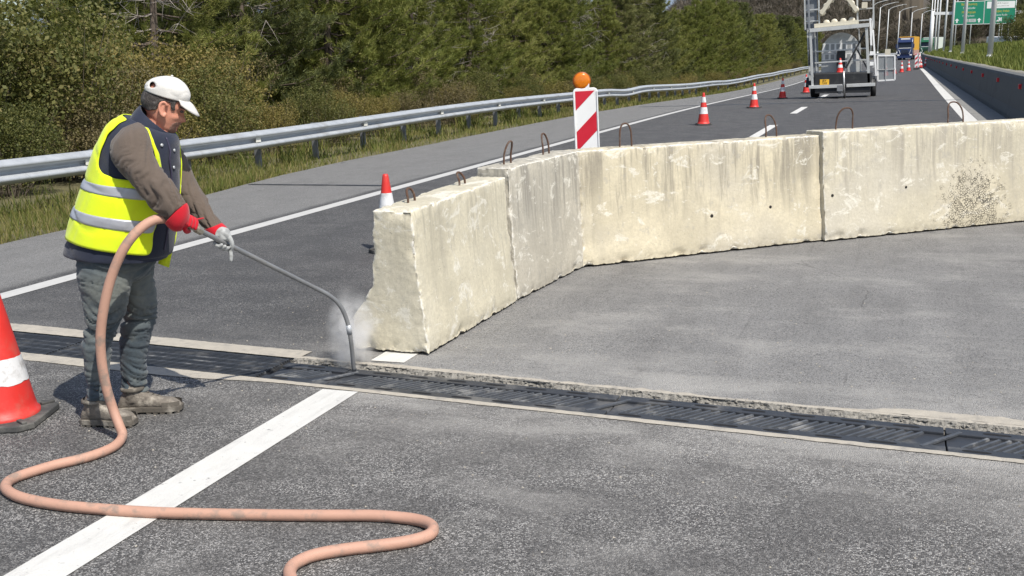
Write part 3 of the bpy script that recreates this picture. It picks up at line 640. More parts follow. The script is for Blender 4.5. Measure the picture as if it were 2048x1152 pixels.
def pine_parts(seed, H=7.0, spread=2.5, dead=.25):
    r = np.random.default_rng(seed); wood = MB(); dry = MB()
    lean = r.normal(0, .25, 2); tp = [Vector((lean[0]*t*t+.08*math.sin(t*5+seed), lean[1]*t*t, H*t)) for t in np.linspace(0, 1, 9)]
    wood.tube(tp, [.13*(1-.88*t)+.01 for t in np.linspace(0, 1, 9)], 8)
    tb, td = [], []
    z = .35
    while z < H*.97:
        t = z/H; n = r.integers(4, 7); a0 = r.uniform(0, 6.28)
        for j in range(n):
            a = a0+6.283*j/n+r.normal(0, .25); L = spread*(1-t)**.65*r.uniform(.6, 1.2)+.25
            c = tp[min(8, int(t*8))].lerp(tp[min(8, int(t*8)+1)], t*8 % 1)
            up = r.uniform(.05, .45); pts = []
            for s in np.linspace(0, 1, 6): pts.append(Vector((c.x+math.cos(a)*L*s, c.y+math.sin(a)*L*s, z+up*L*s*s*1.1-.10*L*math.sin(s*3.1)+.03*nz((s*5, j, z)))))
            if r.random() < dead and t < .75:
                dry.tube(pts[:5], [.016, .013, .01, .007, .004], 4, False)
                for q in range(14):
                    p = pts[r.integers(1, 5)]; d = Vector(r.normal(size=3))*.22+Vector((math.cos(a), math.sin(a), -.25))*.18; dry.tube([p, p+d*.6, p+d*1.2+Vector((0, 0, r.normal(0, .06)))], [.006, .004, .002], 3, False)
                continue
            wood.tube(pts, [.03*(1-t)+.012, .025*(1-t)+.01, .018*(1-t)+.008, .012, .008, .004], 5, False)
            ns = int(6+L*5.2)
            for q in range(ns):
                s = .28+.72*(q+r.random())/ns; i = min(4, int(s*5)); p = pts[i].lerp(pts[i+1], s*5-i)
                sa = a+r.choice([-1, 1])*r.uniform(.4, 1.3); l2 = (.22+.42*(1-s))*r.uniform(.6, 1.25)*min(1.2, .5+L*.4)
                d = Vector((math.cos(sa), math.sin(sa), r.uniform(.0, .7))); e = p+d*l2
                if r.random() < .5: wood.tube([p, (p+e)/2+Vector((0, 0, -.02)), e], [.006, .005, .003], 3, False)
                for u in (.45, .75, 1.0):
                    tb.append(p.lerp(e, u)); td.append((d+Vector((0, 0, .45))).normalized())
            tb.append(pts[-1]); td.append(Vector((math.cos(a), math.sin(a), .6)).normalized())
        z += r.uniform(.22, .36)
    tb = np.array([tuple(p) for p in tb]); td = np.array([tuple(p) for p in td]); K = 20
    b = np.repeat(tb, K, 0)+r.normal(0, .035, (len(tb)*K, 3)); d = unit(np.repeat(td, K, 0)+r.normal(0, .55, (len(tb)*K, 3)))
    v, f = slivers(b-d*.03, d, r.uniform(.12, .22, len(b)), r.uniform(.012, .022, len(b)), r)
    crown = tri_mesh('crown', v, f)
    return crown, wood.mesh('trunk', True), dry.mesh('dead_branches')
def leaf_cloud(seed, w, h, n, size, lobes=9, up=.25):
    """leaves gathered round many twig ends inside a lumpy mound"""
    r = np.random.default_rng(seed); cs = []
    for i in range(lobes):
        a = r.uniform(0, 6.283); q = math.sqrt(r.random())*w*.6; cs.append((math.cos(a)*q, math.sin(a)*q, h*r.uniform(.25, .8), w*r.uniform(.28, .48), h*r.uniform(.18, .34)))
    cs.append((0, 0, h*.3, w*.7, h*.3)); tw = MB(); pts = []
    nt_ = n//9
    for i in range(nt_):
        c = cs[r.integers(len(cs))]; d = unit(r.normal(size=(1, 3)))[0]; rr = r.uniform(.55, 1.08)
        pts.append((c[0]+d[0]*c[3]*rr, c[1]+d[1]*c[3]*rr, max(.03, c[2]+d[2]*c[4]*rr)))
        if i % 30 == 0:
            e = Vector(pts[-1])*1.04+Vector((0, 0, .05)); s = Vector((e.x*.25, e.y*.25, 0)); tw.tube([s, s.lerp(e, .5)+Vector(r.normal(0, .08, 3)), e], [.012, .007, .002], 4, False)
    p = np.repeat(np.array(pts), 9, 0); p = p+r.normal(0, .055, p.shape); n = len(p)
    d = unit(r.normal(size=(n, 3))+np.array([0, 0, up])); s = unit(np.cross(d, r.normal(size=(n, 3)))); L = r.uniform(.6, 1.3, (n, 1))*size
    v = np.stack([p, p+d*L*.5+s*L*.32, p+d*L, p+d*L*.5-s*L*.32], 1).reshape(-1, 3); v[:, 2] = np.maximum(v[:, 2], .0)
    return tri_mesh('foliage', v, np.arange(4*n).reshape(-1, 4)), tw.mesh('stems')
protos = []
PL = ['bright green pine tree with drooping grey dead branches, behind the guardrail', 'dense yellowish green pine tree behind the guardrail', 'dull grey-green pine tree with thin crown behind the guardrail', 'broad dark pine tree with long low boughs behind the guardrail']
for i, (sd, H, sp, dd, mm) in enumerate([(11, 7.2, 2.5, .24, M_NEED), (23, 6.4, 2.7, 0, M_NEED), (37, 7.6, 2.3, .16, M_NEEDB), (51, 6.8, 3.0, 0, M_NEED)]):
    protos.append((pine_parts(sd, H, sp, dd), mm))
bprotos = []
BL = ['yellow-brown leafy bush behind the guardrail', 'dull green leafy bush behind the guardrail', 'russet brown scrubby bush behind the guardrail', 'olive and yellow low bush behind the guardrail']
for i, (sd, w_, h_, n_, s_, mm) in enumerate([(3, 1.5, 2.3, 13000, .05, M_LYEL), (5, 1.7, 2.6, 15000, .055, M_LGRN), (8, 1.6, 2.4, 12000, .05, M_LBRN), (13, 1.4, 1.5, 10000, .045, M_LYEL)]):
    bprotos.append((leaf_cloud(sd, w_, h_, n_, s_), mm))
def plant_tree(name, cat, label, group, meshes, loc, rz, sc):
    t = thing(name, label, cat, loc, group, rz); t.scale = sc if hasattr(sc, '__len__') else (sc, sc, sc)
    for n, me, m in meshes:
        if n == 'dead_branch' and len(me.polygons) < 200: continue
        if len(me.polygons):
            o = bpy.data.objects.new(n, me); col.objects.link(o); o.parent = t
            if not me.materials: me.materials.append(m)
    return t
def pine(i, x, y, sc, rz=None):
    (cr, tr, dr), mm = protos[i]
    plant_tree('pine_tree', 'tree', PL[i], 'pine trees behind the guardrail', [('crown', cr, mm), ('trunk', tr, M_BARK), ('dead_branch', dr, M_TWIG)], (x, y, tz(x, y)-.05), random.uniform(0, 6.28) if rz is None else rz, sc)
def bush(i, x, y, sc, zoff=0):
    (fo, st), mm = bprotos[i]
    plant_tree('bush', 'bush', BL[i], 'bushes along the guardrail', [('foliage', fo, mm), ('stem', st, M_STEM)], (x, y, tz(x, y)-.08+zoff), random.uniform(0, 6.28), sc)
# front row of bushes right behind the rail
y = 6.5
while y < 150:
    k = random.choice([0, 1, 3, 0, 2]) if y > 16 else random.choice([1, 2, 1, 3])
    bush(k, GX(y)-random.uniform(1.5, 2.2), y, random.uniform(.7, 1.05)*(1.15 if k == 3 else .8)*(1 if y < 18 else .85)); y += random.uniform(1.15, 1.75)*(1+y/90)
y = 9
while y < 150:
    k = random.choice([1, 2, 0, 1]) if y < 24 else random.choice([0, 2, 1, 2, 2]); bush(k, GX(y)-random.uniform(3.0, 4.4), y, random.uniform(.95, 1.3)*(1.12 if y < 20 else .72)); y += random.uniform(1.5, 2.4)*(1+y/90)*(1 if y < 20 else 1.5)
for k in range(10): bush([1, 2, 0, 1][k % 4], -16-3.2*(k % 5)-random.random()*2, 11+2.2*k+random.random(), random.uniform(.9, 1.25))
# pines: near row, then rows behind
y = 17
while y < 190:
    if y > 17.5: pine(random.choice([0, 1, 3, 0, 2]) if y < 60 else random.choice([1, 2, 3, 2]), GX(y)-random.uniform(3.6, 5.2), y, random.uniform(.8, 1.1))
    y += random.uniform(1.9, 2.9)*(1+y/110)
y = 19
while y < 200:
    pine(random.choice([0, 1, 2, 3]), GX(y)-random.uniform(7.5, 10.5), y+3, random.uniform(.95, 1.3)); y += random.uniform(2.6, 3.8)*(1+y/120)
y = 22
while y < 210:
    pine(random.choice([1, 2, 3]), GX(y)-random.uniform(12, 19), y+8, random.uniform(1.1, 1.5)); y += random.uniform(4, 5.5)*(1+y/120)
for x, y, k in ((-22, 18.5, 0), (-26, 24, 2), (-19, 15.3, 1)): pine(k, x, y, .8)
# grass on the verge
def grass(name, n, fx, fy, hts, m, label, dens=None, seed=1, wd=.006):
    r = np.random.default_rng(seed); ys = fy(r.random(n)); xs_ = fx(ys, r.random(n), r)
    if dens is not None:
        k = r.random(n) < np.array([dens(a, b) for a, b in zip(xs_, ys)]); xs_, ys = xs_[k], ys[k]
    zs = np.array([tz(a, b) for a, b in zip(xs_, ys)]); n = len(ys); base = np.stack([xs_, ys, zs-.01], 1)
    lean = unit(np.stack([r.normal(0, .38, n), r.normal(0, .38, n), np.ones(n)], 1)); L = r.uniform(hts[0], hts[1], n)*(.6+.8*np.abs(np.sin(xs_*1.9+ys*.7)))
    w_ = wd*(1+ys/14); sd = unit(np.cross(lean, r.normal(size=(n, 3)))); mid = base+lean*(L*.55)[:, None]
    bend = np.stack([r.normal(0, .25, n), r.normal(0, .25, n), np.full(n, .75)], 1); tip = mid+bend*(L*.5)[:, None]
    v = np.stack([base-sd*w_[:, None]/2, base+sd*w_[:, None]/2, mid+sd*w_[:, None]*.4, mid-sd*w_[:, None]*.4, tip], 1).reshape(-1, 3)
    i = np.arange(n)*5; f = np.concatenate([np.stack([i, i+1, i+2], 1), np.stack([i, i+2, i+3], 1), np.stack([i+3, i+2, i+4], 1)])
    return tag(obj(name, tri_mesh(name, v, f), m), label, 'grass', kind='stuff')
xe = np.vectorize(xedge)
grass('verge_grass', 62000, lambda y, u, r: xe(y)-.02-2.2*u**1.5+.0001*np.maximum(0, y-110)**2, lambda u: 5+75*u**1.7, (.05, .20), M_GRASS, 'short dry and green grass on the verge under the guardrail', lambda x, y: .45+.8*nz((x*.9, y*.5, 3)) + .35*(y < 16), 3, .0055)
grass('verge_weeds', 9000, lambda y, u, r: xe(y)-.45-1.6*u, lambda u: 5+30*u**1.4, (.2, .5), M_GRASS, 'taller tufts of weeds round the guardrail posts', lambda x, y: max(0, nz((x*1.3, y*.9, 8))*2.2), 5, .007)
grass('median_grass', 90000, lambda y, u, r: 3.1+9.5*u**1.3+.0001*np.maximum(0, y-110)**2, lambda u: 13+190*u**1.5, (.15, .42), M_GRASSG, 'tall green grass on the median above the dark wall', None, 9, .011)
# far woods: bare brown trees on the hill across the bend
def far_wood(name, n, fpos, hts, m, label, seed, per=150, wd=.10, tl=(1.2, 3.0)):
    r = np.random.default_rng(seed); B, Dv, Ls, Ws = [], [], [], []
    for i in range(n):
        x, y = fpos(r); z = tz(x, y); H = r.uniform(*hts)
        B.append([(x, y, z)]); Dv.append([(r.normal(0, .06), 0, 1)]); Ls.append([H*.8]); Ws.append([.35])
        t = r.uniform(.15, 1, per); rad = H*.33*np.sin(np.clip(t, .05, .97)*3.05)**.7*np.sqrt(r.random(per)); a = r.uniform(0, 6.283, per)
        B.append(np.stack([x+np.cos(a)*rad, y+np.sin(a)*rad, z+H*t*.95], 1)); d = np.stack([np.cos(a)*.5, np.sin(a)*.5, np.full(per, .7)], 1)+r.normal(0, .45, (per, 3)); Dv.append(d); Ls.append(r.uniform(tl[0], tl[1], per)); Ws.append(r.uniform(wd*.5, wd*1.5, per))
    v, f = slivers(np.concatenate([np.asarray(q, float).reshape(-1, 3) for q in B]), unit(np.concatenate([np.asarray(q, float).reshape(-1, 3) for q in Dv])), np.concatenate([np.asarray(q, float).ravel() for q in Ls]), np.concatenate([np.asarray(q, float).ravel() for q in Ws]), r)
    return tag(obj(name, tri_mesh(name, v, f), m), label, 'woodland', kind='stuff')
M_FARB = leafmat('bare_wood', [(.1, (.075, .062, .048)), (.45, (.125, .105, .082)), (.7, (.165, .14, .11)), (.92, (.14, .13, .07))], .15)
M_FARG = leafmat('far_green_wood', [(.1, (.03, .036, .018)), (.45, (.055, .06, .03)), (.7, (.085, .085, .042)), (.92, (.13, .12, .07))], .15)
far_wood('bare_woodland', 1000, lambda r: (r.uniform(-85, 22), 345+120*r.random()**1.2), (6, 11), M_FARB, 'brown leafless woodland on the hill beyond the bend', 21, 210, .16)
far_wood('mixed_woodland', 600, lambda r: (r.uniform(8, 120), 350+90*r.random()), (7, 12), M_FARG, 'dark mixed woodland behind the road signs', 22, 220, .22)
far_wood('scrub_edge', 120, lambda r: (r.uniform(-40, 25), 318+14*r.random()), (1.2, 2.6), M_FARG, 'low green scrub at the foot of the brown hill', 23, 90, .16, (.5, 1.2))
# hillside scrub seen through the gap at the left
far_wood('hillside_scrub', 260, lambda r: (-40-150*r.random(), 18+110*r.random()), (1.5, 4.0), M_LGRN, 'scattered scrub on the stony slope behind the bushes', 24, 120, .08, (.3, .8))
# ============================================================ THE WORKER, LANCE AND HOSE
def cloth(name, c, rough=.85, var=.2, scale=7, weave=420, dirt=None, damt=.5, dscale=4, sheen=.2):
    m, nt, b = newmat(name); v = nd(nt, 'TexCoord').outputs['Object']
    n1 = noi(nt, v, scale, 6, .6); cc = mixc(nt, n1, [x*(1-var) for x in c], [min(1, x*(1+var)) for x in c])
    if dirt: cc = mixc(nt, mrange(nt, noi(nt, v, dscale, 7, .65), .42, .66, 0, damt), cc, dirt)
    nt.links.new(cc, b.inputs['Base Color']); b.inputs['Roughness'].default_value = rough; b.inputs['Specular IOR Level'].default_value = .2; b.inputs['Sheen Weight'].default_value = sheen
    bump(nt, b, mth(nt, 'ADD', mth(nt, 'MULTIPLY', noi(nt, v, 26, 5, .6), 1.5), noi(nt, v, weave, 2)), .35, .003); return m
M_SKIN, _nt, _b = newmat('skin')
_v = nd(_nt, 'TexCoord').outputs['Object']; _n = noi(_nt, _v, 30, 5, .6)
_nt.links.new(mixc(_nt, _n, (.52, .21, .13), (.64, .30, .21)), _b.inputs['Base Color']); _b.inputs['Roughness'].default_value = .55; _b.inputs['Subsurface Weight'].default_value = .08; _b.inputs['Subsurface Radius'].default_value = (.02, .008, .004)
bump(_nt, _b, noi(_nt, _v, 160, 4), .2, .001)
M_HI = cloth('hi_vis_yellow', (.72, .86, .015), .7, .06, 5, 300, dirt=(.60, .72, .04), damt=.4); M_TAPE = mat('reflective_tape', (.43, .44, .48), .38, .25, var=.12, scale=12, bmp=.1, fine=300)
M_NAVY = cloth('navy_padded', (.020, .025, .045), .7, .25, 8); M_BROWN = cloth('brown_knit', (.115, .090, .073), .95, .14, 9, 500)
M_JEAN = cloth('faded_jeans', (.058, .076, .090), .9, .35, 12, 520, dirt=(.15, .16, .145), damt=.7, dscale=4.2)
_nt = M_JEAN.node_tree; _b = _nt.nodes['Principled BSDF']; _v = nd(_nt, 'TexCoord').outputs['Object']; _s = _b.inputs['Base Color'].links[0].from_socket
_z = nd(_nt, 'SeparateXYZ', {0: _v}).outputs[2]; _w = mth(_nt, 'MULTIPLY', mrange(_nt, mth(_nt, 'ABSOLUTE', mth(_nt, 'SUBTRACT', _z, .63)), .02, .24, 1, 0), mrange(_nt, noi(_nt, _v, 6, 6, .65), .36, .6, .1, .62))
_nt.links.new(mixc(_nt, _w, _s, (.20, .205, .175)), _b.inputs['Base Color'])
M_BOOT = mat('dusty_suede', (.17, .148, .122), .95, var=.4, scale=22, bmp=.8, bdist=.006, fine=70, dirt=(.40, .36, .30), dscale=11, damt=.9)
M_SOLE = mat('boot_sole', (.10, .088, .072), .95, var=.3, scale=20, bmp=.5, fine=60, dirt=(.36, .33, .28), dscale=10, damt=.7)
M_CAPC = cloth('white_cap_cotton', (.64, .625, .59), .9, .07, 9, 600, dirt=(.54, .515, .47), damt=.5)
M_HAIR = mat('greying_hair', (.05, .042, .037), .7, var=.6, scale=90, bmp=.9, bdist=.004, fine=240, dirt=(.20, .18, .165), dscale=40, damt=.6)
M_GRED = cloth('red_glove_knit', (.50, .010, .022), .85, .15, 20, 500); M_GGRY = cloth('grey_glove_palm', (.42, .43, .42), .8, .2, 40, 400, dirt=(.16, .16, .16), damt=.6, dscale=30)
M_HOSE = mat('rubber_hose', (.47, .27, .195), .68, var=.18, scale=6, bmp=.2, fine=60, dirt=(.27, .20, .16), dscale=13, damt=.9)
M_PIPE = mat('lance_steel', (.26, .265, .27), .45, .4, var=.35, scale=14, bmp=.15, dirt=(.30, .285, .26), dscale=8, damt=.5)
M_BRASS = mat('coupling_metal', (.42, .39, .32), .4, .75, var=.25, scale=30, bmp=.2)
crz = lambda n, w_=.16: max(0, 1-abs(n)/w_)
def rings(rs, k=6):
    A = catmull([P(*r[0], r[2]) for r in rs], k); B = catmull([P(*r[1], r[2]) for r in rs], k); D_ = catmull([(r[3], 0, 0) for r in rs], k)
    return [(a, b, d.x) for a, b, d in zip(A, B, D_)]
def loft(rs, k=6, n=36, off=0.0, scale=1.0, fn=None):
    out = []
    for i, (a, b, dr) in enumerate(rings(rs, k)):
        c = (a+b)/2; h = (b-a)/2*scale; dr *= scale; row = []
        for j in range(n):
            t = 2*math.pi*j/n; ct, st = math.cos(t), math.sin(t); p = c+h*ct+F0*dr*st; nrm = (h.normalized()*ct/max(.01, h.length)+F0*st/max(.01, dr)).normalized()
            o = off+(fn(p, t, i) if fn else 0); row.append(p+nrm*o)
        out.append(row)
    return out
def add_loft(mb, rows):
    n = len(rows[0]); o = len(mb.v); mb.grid(rows, True); mb.f += [tuple(o+i for i in range(n-1, -1, -1)), tuple(o+(len(rows)-1)*n+i for i in range(n))]; return mb
PR = thing('person', 'worker in white cap, yellow reflective vest and grey jeans holding an air lance', 'person', (-3.6, 4.37, 0))
TORSO = [((134, 506), (333, 517), 0, .21), ((133, 500), (335, 511), 0, .213), ((139, 471), (341, 505), 0, .213), ((150, 429), (349, 462), 0, .21), ((157, 410), (351, 438), 0, .208), ((171, 371), (355, 397), 0, .205), ((178, 355), (356, 374), 0, .203), ((190, 320), (356, 345), 0, .203), ((203, 287), (357, 314), 0, .203), ((217, 260), (356, 287), 0, .193), ((236, 240), (350, 270), 0, .165), ((256, 230), (344, 266), 0, .11)]
HEADR = [((326, 263), (344, 268.5), .01, .026), ((313, 251), (350, 261), .01, .052), ((304, 239), (355.5, 252), .01, .062), ((297, 229), (360, 244.5), .01, .069), ((291, 217), (363.5, 236), .01, .073), ((286.5, 206), (366, 226), .01, .076), ((285, 196), (371, 216), .01, .078), ((289, 185), (372, 204), .01, .077), ((297, 175), (368, 191), .01, .073), ((306, 166), (360, 178), .01, .06), ((320, 161), (348, 167), .01, .032)]
TH0 = .22        # the face is turned a little away
def face(p, t, i):
    k = 6; s = i/k; d = 0.0; dt = math.atan2(math.sin(t-TH0), math.cos(t-TH0))
    g = lambda c, wd: math.exp(-((s-c)/wd)**2)
    d += .024*math.exp(-(dt/.17)**2)*(g(3.35, .42)+.55*g(3.95, .5)+.2*g(4.6, .4))          # nose
    d += .006*math.exp(-(dt/.4)**2)*g(2.35, .22)+.006*math.exp(-(dt/.36)**2)*g(1.85, .18)-.004*math.exp(-(dt/.4)**2)*g(2.1, .12)   # lips
    d += .007*math.exp(-(dt/.35)**2)*g(.95, .4)                                             # chin
    for e in (-.52, .52): d -= .011*math.exp(-((dt-e)/.22)**2)*g(4.95, .36); d += .005*math.exp(-((dt-e*.9)/.35)**2)*g(5.75, .3)
    for e in (-.85, .85): d += .005*math.exp(-((dt-e)/.3)**2)*g(3.9, .5)                    # cheeks
    return d
LEGN = [((150, 485), (276, 505), -.07, .125), ((152, 530), (266, 540), -.08, .118), ((160, 578), (258, 588), -.09, .102), ((170, 630), (246, 642), -.095, .09), ((167, 668), (229, 674), -.1, .077), ((167, 716), (221, 723), -.1, .068), ((173, 765), (219, 774), -.1, .063), ((177, 797), (221, 802), -.1, .063)]
LEGF = [((212, 490), (320, 512), .07, .12), ((233, 540), (307, 546), .08, .11), ((244, 590), (311, 593), .09, .098), ((246, 630), (314, 633), .095, .09), ((240, 674), (301, 680), .1, .079), ((240, 722), (293, 728), .1, .069), ((243, 765), (294, 774), .1, .064), ((246, 781), (294, 788), .1, .063)]
ARMN = [((244, 258), (276, 244), -.13, .05), ((223, 285), (290, 254), -.17, .08), ((222, 308), (299, 276), -.195, .088), ((233, 332), (304, 299), -.215, .086), ((254, 357), (313, 323), -.235, .08), ((284, 392), (337, 357), -.25, .076), ((311, 424), (357, 386), -.245, .07), ((332, 443), (372, 406), -.235, .06)]
ARMF = [((315, 300), (345, 270), .17, .06), ((318, 322), (360, 296), .19, .08), ((334, 360), (377, 326), .2, .078), ((356, 398), (394, 365), .18, .07), ((384, 430), (416, 402), .13, .06), ((413, 463), (444, 449), .08, .046)]
# one continuous body under the clothes
mb = MB()
add_loft(mb, loft(HEADR, 6, 40, fn=face))
add_loft(mb, loft([((268, 262), (330, 300), 0, .075), ((286, 240), (338, 272), .005, .06), ((297, 224), (340, 256), .01, .056), ((305, 205), (345, 235), .01, .05)], 4, 24))
for rs, sc in ((TORSO[2:], .84), (LEGN, .68), (LEGF, .68), (ARMN, .6), (ARMF, .6)): add_loft(mb, loft(rs, 4, 24, scale=sc))
mb.tube([P(262, 285, -.14), P(295, 290, 0), P(335, 305, .14)], .04, 12)
for (a, b_) in (((352, 430), (366, 444)), ): mb.tube([P(352, 428, -.235), P(362, 440, -.22), P(368, 446, -.2)], [.032, .034, .028], 12)
mb.tube([P(428, 455, .08), P(445, 478, .065), P(452, 490, .06)], [.026, .03, .024], 12)
for a, b_ in ((P(195, 790, -.1), G(200, 840) + Vector((0, 0, .06))), (P(268, 775, .1), G(272, 822) + Vector((0, 0, .06)))): mb.tube([a, b_, b_+R0*.04-UZ*.02], [.03, .024, .018], 12)
EAR = [P(326, 206, -.072), P(319, 211, -.080), P(318, 221, -.080), P(323, 230, -.076)]
mb.tube(catmull([P(334, 211, -.074), P(329, 204.5, -.080), P(321, 207, -.086), P(318.5, 217, -.087), P(322, 228, -.084), P(328, 233, -.078), P(331, 228, -.074)], 3), .0068, 8, round_caps=True)
mb.tube([P(327, 212, -.072), P(325, 220, -.072), P(327, 229, -.072)], [.010, .011, .008], 10, round_caps=True)
body = obj('body', remesh(mb, .0045, 1), M_SKIN, PR)
# hair, stubble, brow, eye
def inpoly(x, y, pg):
    c = False; j = len(pg)-1
    for i in range(len(pg)):
        if (pg[i][1] > y) != (pg[j][1] > y) and x < (pg[j][0]-pg[i][0])*(y-pg[i][1])/(pg[j][1]-pg[i][1])+pg[i][0]: c = not c
        j = i
    return c
def patch(name, rows, keep, m, parent, thick=.003, solid=True):
    """the faces of a lofted shell whose place passes keep(px, py, near)"""
    n = len(rows[0]); vs = [p for r in rows for p in r]; fs = []; 
    for i in range(len(rows)-1):
        for j in range(n):
            q = (i*n+j, i*n+(j+1) % n, (i+1)*n+(j+1) % n, (i+1)*n+j); c = (vs[q[0]]+vs[q[1]]+vs[q[2]]+vs[q[3]])/4; th = 2*math.pi*(j+.5)/n
            near = math.sin(th) < 0; cc = c if near else c-F0*2*(c-sum(rows[i], Vector())/n).dot(F0)
            x, y = pix(cc)
            if keep(x, y, near, i, th): fs.append(q)
    me = bpy.data.meshes.new(name); me.from_pydata([tuple(v) for v in vs], [], fs)
    bm = bmesh.new(); bm.from_mesh(me); bmesh.ops.delete(bm, geom=[v for v in bm.verts if not v.link_faces], context='VERTS'); bnd = {v: [e.other_vert(v) for e in v.link_edges if e.is_boundary] for v in bm.verts if v.is_boundary}
    for _ in range(8):
        new = {v: (v.co*.5+(q[0].co+q[1].co)*.25) for v, q in bnd.items() if len(q) == 2}
        for v, c in new.items(): v.co = c
    bmesh.ops.recalc_face_normals(bm, faces=bm.faces); bm.to_mesh(me); bm.free()
    me.polygons.foreach_set('use_smooth', [True]*len(me.polygons)); o = obj(name, me, m, parent)
    if solid: s = o.modifiers.new('solid', 'SOLIDIFY'); s.thickness = thick; s.offset = 0
    return o
hp = [(278, 190), (290, 172), (372, 200), (352, 205), (349, 221), (343, 222), (341, 206), (330, 202), (321, 203), (316, 211), (313, 219), (296, 221), (280, 208)]
patch('hair', loft(HEADR, 14, 96, off=.003, fn=lambda p, t, i: .0015*nz(p, 60)), lambda x, y, nr, i, th: inpoly(x, y, hp), M_HAIR, PR, .006)
bp_ = [(343, 249), (352, 243.5), (361, 246), (359, 251), (352, 254), (351, 262), (346, 270), (334, 268), (338, 259)]
M_STUB = mat('stubble', (.26, .135, .095), .8, var=.5, scale=140, bmp=.5, fine=300, dirt=(.30, .22, .19), dscale=60)
patch('stubble', loft(HEADR, 12, 80, off=.0015, fn=lambda p, t, i: face(p, t, i/2)), lambda x, y, nr, i, th: inpoly(x, y, bp_), M_STUB, PR, .002)
mb = MB(); mb.tube(catmull([P(358, 214.5, -.045), P(364, 215.5, -.038), P(370, 218.5, -.02)], 4), [.002]+[.0035]*7+[.002], 6); mb.build('eyebrow', M_HAIR, PR, True)
mb = MB(); mb.lathe([(.002, -.007), (.007, -.005), (.0095, 0), (.007, .005), (.002, .007)], 12, P(363.5, 223.5, -.034)); mb.build('eye', mat('eye_dark', (.05, .03, .025), .25, bmp=0), PR, True)
# cap
CAPR = [((291, 178.5), (376, 205), .01, .089), ((291.5, 170), (379.5, 194), .01, .089), ((297, 163), (377, 181), .01, .085), ((307, 157), (368, 168), .01, .072), ((320, 153.4), (356, 158.5), .01, .047), ((333, 152.2), (345, 153.8), .01, .014)]
capn = lambda p, t, i: .003*nz(p, 22)-.0025*crz(nz((p.dot(R0)*14, p.dot(F0)*10, p.z*20)), .12)-.0012*math.exp(-((math.cos(3*t+.5))/.10)**2)
rows = loft(CAPR, 6, 60, fn=capn)
hole = [(298.5, 176), (299, 168), (304, 162.5), (310.5, 165), (312, 175)]
cap = patch('cap', rows, lambda x, y, nr, i, th: not (nr and inpoly(x, y, hole)), M_CAPC, PR, .003)
n = len(rows[0]); mb = MB(); mb.add(rows[-1], [tuple(range(n))]); mb.lathe([(.006, -.002), (.006, .003), (.003, .006)], 12, P(344, 152.5, .01)); sub('cap_button', mb.mesh('cap_button', True), M_CAPC, cap).matrix_parent_inverse = Matrix.Identity(4)
bl = P(396.5, 233, .02)-P(375, 203, .02); rws = []
for j in range(25):
    u = -1+j/12; th = u*.95+TH0*.9; c0 = rows[0]; t = th % (2*math.pi); q = t/(2*math.pi)*n; i0 = int(q) % n; b0 = c0[i0].lerp(c0[(i0+1) % n], q-int(q)); b0 = b0+UZ*.004
    Lf = math.cos(u*1.35)**.55 if abs(u) < 1 else .0; Lf = max(.04, math.cos(min(1, abs(u))*1.45)**.6)
    rws.append([b0+bl*Lf*s+F0*.010*u*s-UZ*(.004*u*u*s)+UZ*.012*math.sin(s*math.pi)*(1-.5*u*u) for s in np.linspace(0, 1, 8)])
mb = MB(); mb.grid(rws); bo = sub('brim', mb.mesh('brim', True), M_CAPC, cap); s = bo.modifiers.new('solid', 'SOLIDIFY'); s.thickness = .005; s.offset = 0
# sweater sleeves
def fold(amp, f, ax):
    return lambda p, t, i: amp*(nz((p.dot(ax)*f, t*.8, p.z*4))+.5*nz((p.dot(ax)*f*2.1, t*1.7, 3)))
def folds_arm(rs, a0, a1, amp):
    ax = (P(*a1)-P(*a0)).normalized()
    def f(p, t, i):
        s = p.dot(ax); q = s*9+1.1*math.sin(t+.6)+.8*nz((p.z*7, t, 2)); k = .45+.9*sst(.3, .9, i/(len(rs)*12))
        return amp*k*(.7*nz((q*1.9, t*.5, 0))-.9*crz(nz((q*1.3, t*.45, 7)), .15)-.6*crz(nz((q*2.9, t*.7, 3)), .14))
    return f
for rs, a0, a1 in ((ARMN, (255, 280, -.2), (350, 425, -.24)), (ARMF, (340, 300, .2), (428, 455, .08))):
    mb = MB(); add_loft(mb, loft(rs, 12, 72, fn=folds_arm(rs, a0, a1, .012))); mb.build('sleeve', M_BROWN, PR, True)
# jeans
mb = MB(); add_loft(mb, loft(LEGN, 5, 32)); add_loft(mb, loft(LEGF, 5, 32)); add_loft(mb, loft([((146, 460), (318, 500), 0, .19), ((150, 500), (312, 525), 0, .185), ((166, 535), (298, 548), 0, .16), ((190, 552), (280, 560), 0, .11)], 4, 32))
me = remesh(mb, .008, 3)
def jean_f(p):
    z = p.z; a = .15+.95*math.exp(-((z-.50)/.10)**2)+1.0*math.exp(-((z-.16)/.10)**2)+.35*math.exp(-((z-.80)/.12)**2); s = p.dot(R0)
    q = z*15+3*s+1.2*nz((s*6, p.y*6, z*5)); return 1.35*a*(.010*nz((s*4+p.y*3, p.y*4, q*2))-.014*crz(nz((s*3, p.y*3, q*1.5)), .17)-.008*crz(nz((s*6, p.y*6, q*3.3)), .15))+.005*nz(p, 8)
jeans = obj('trousers', displace(me, jean_f), M_JEAN, PR)
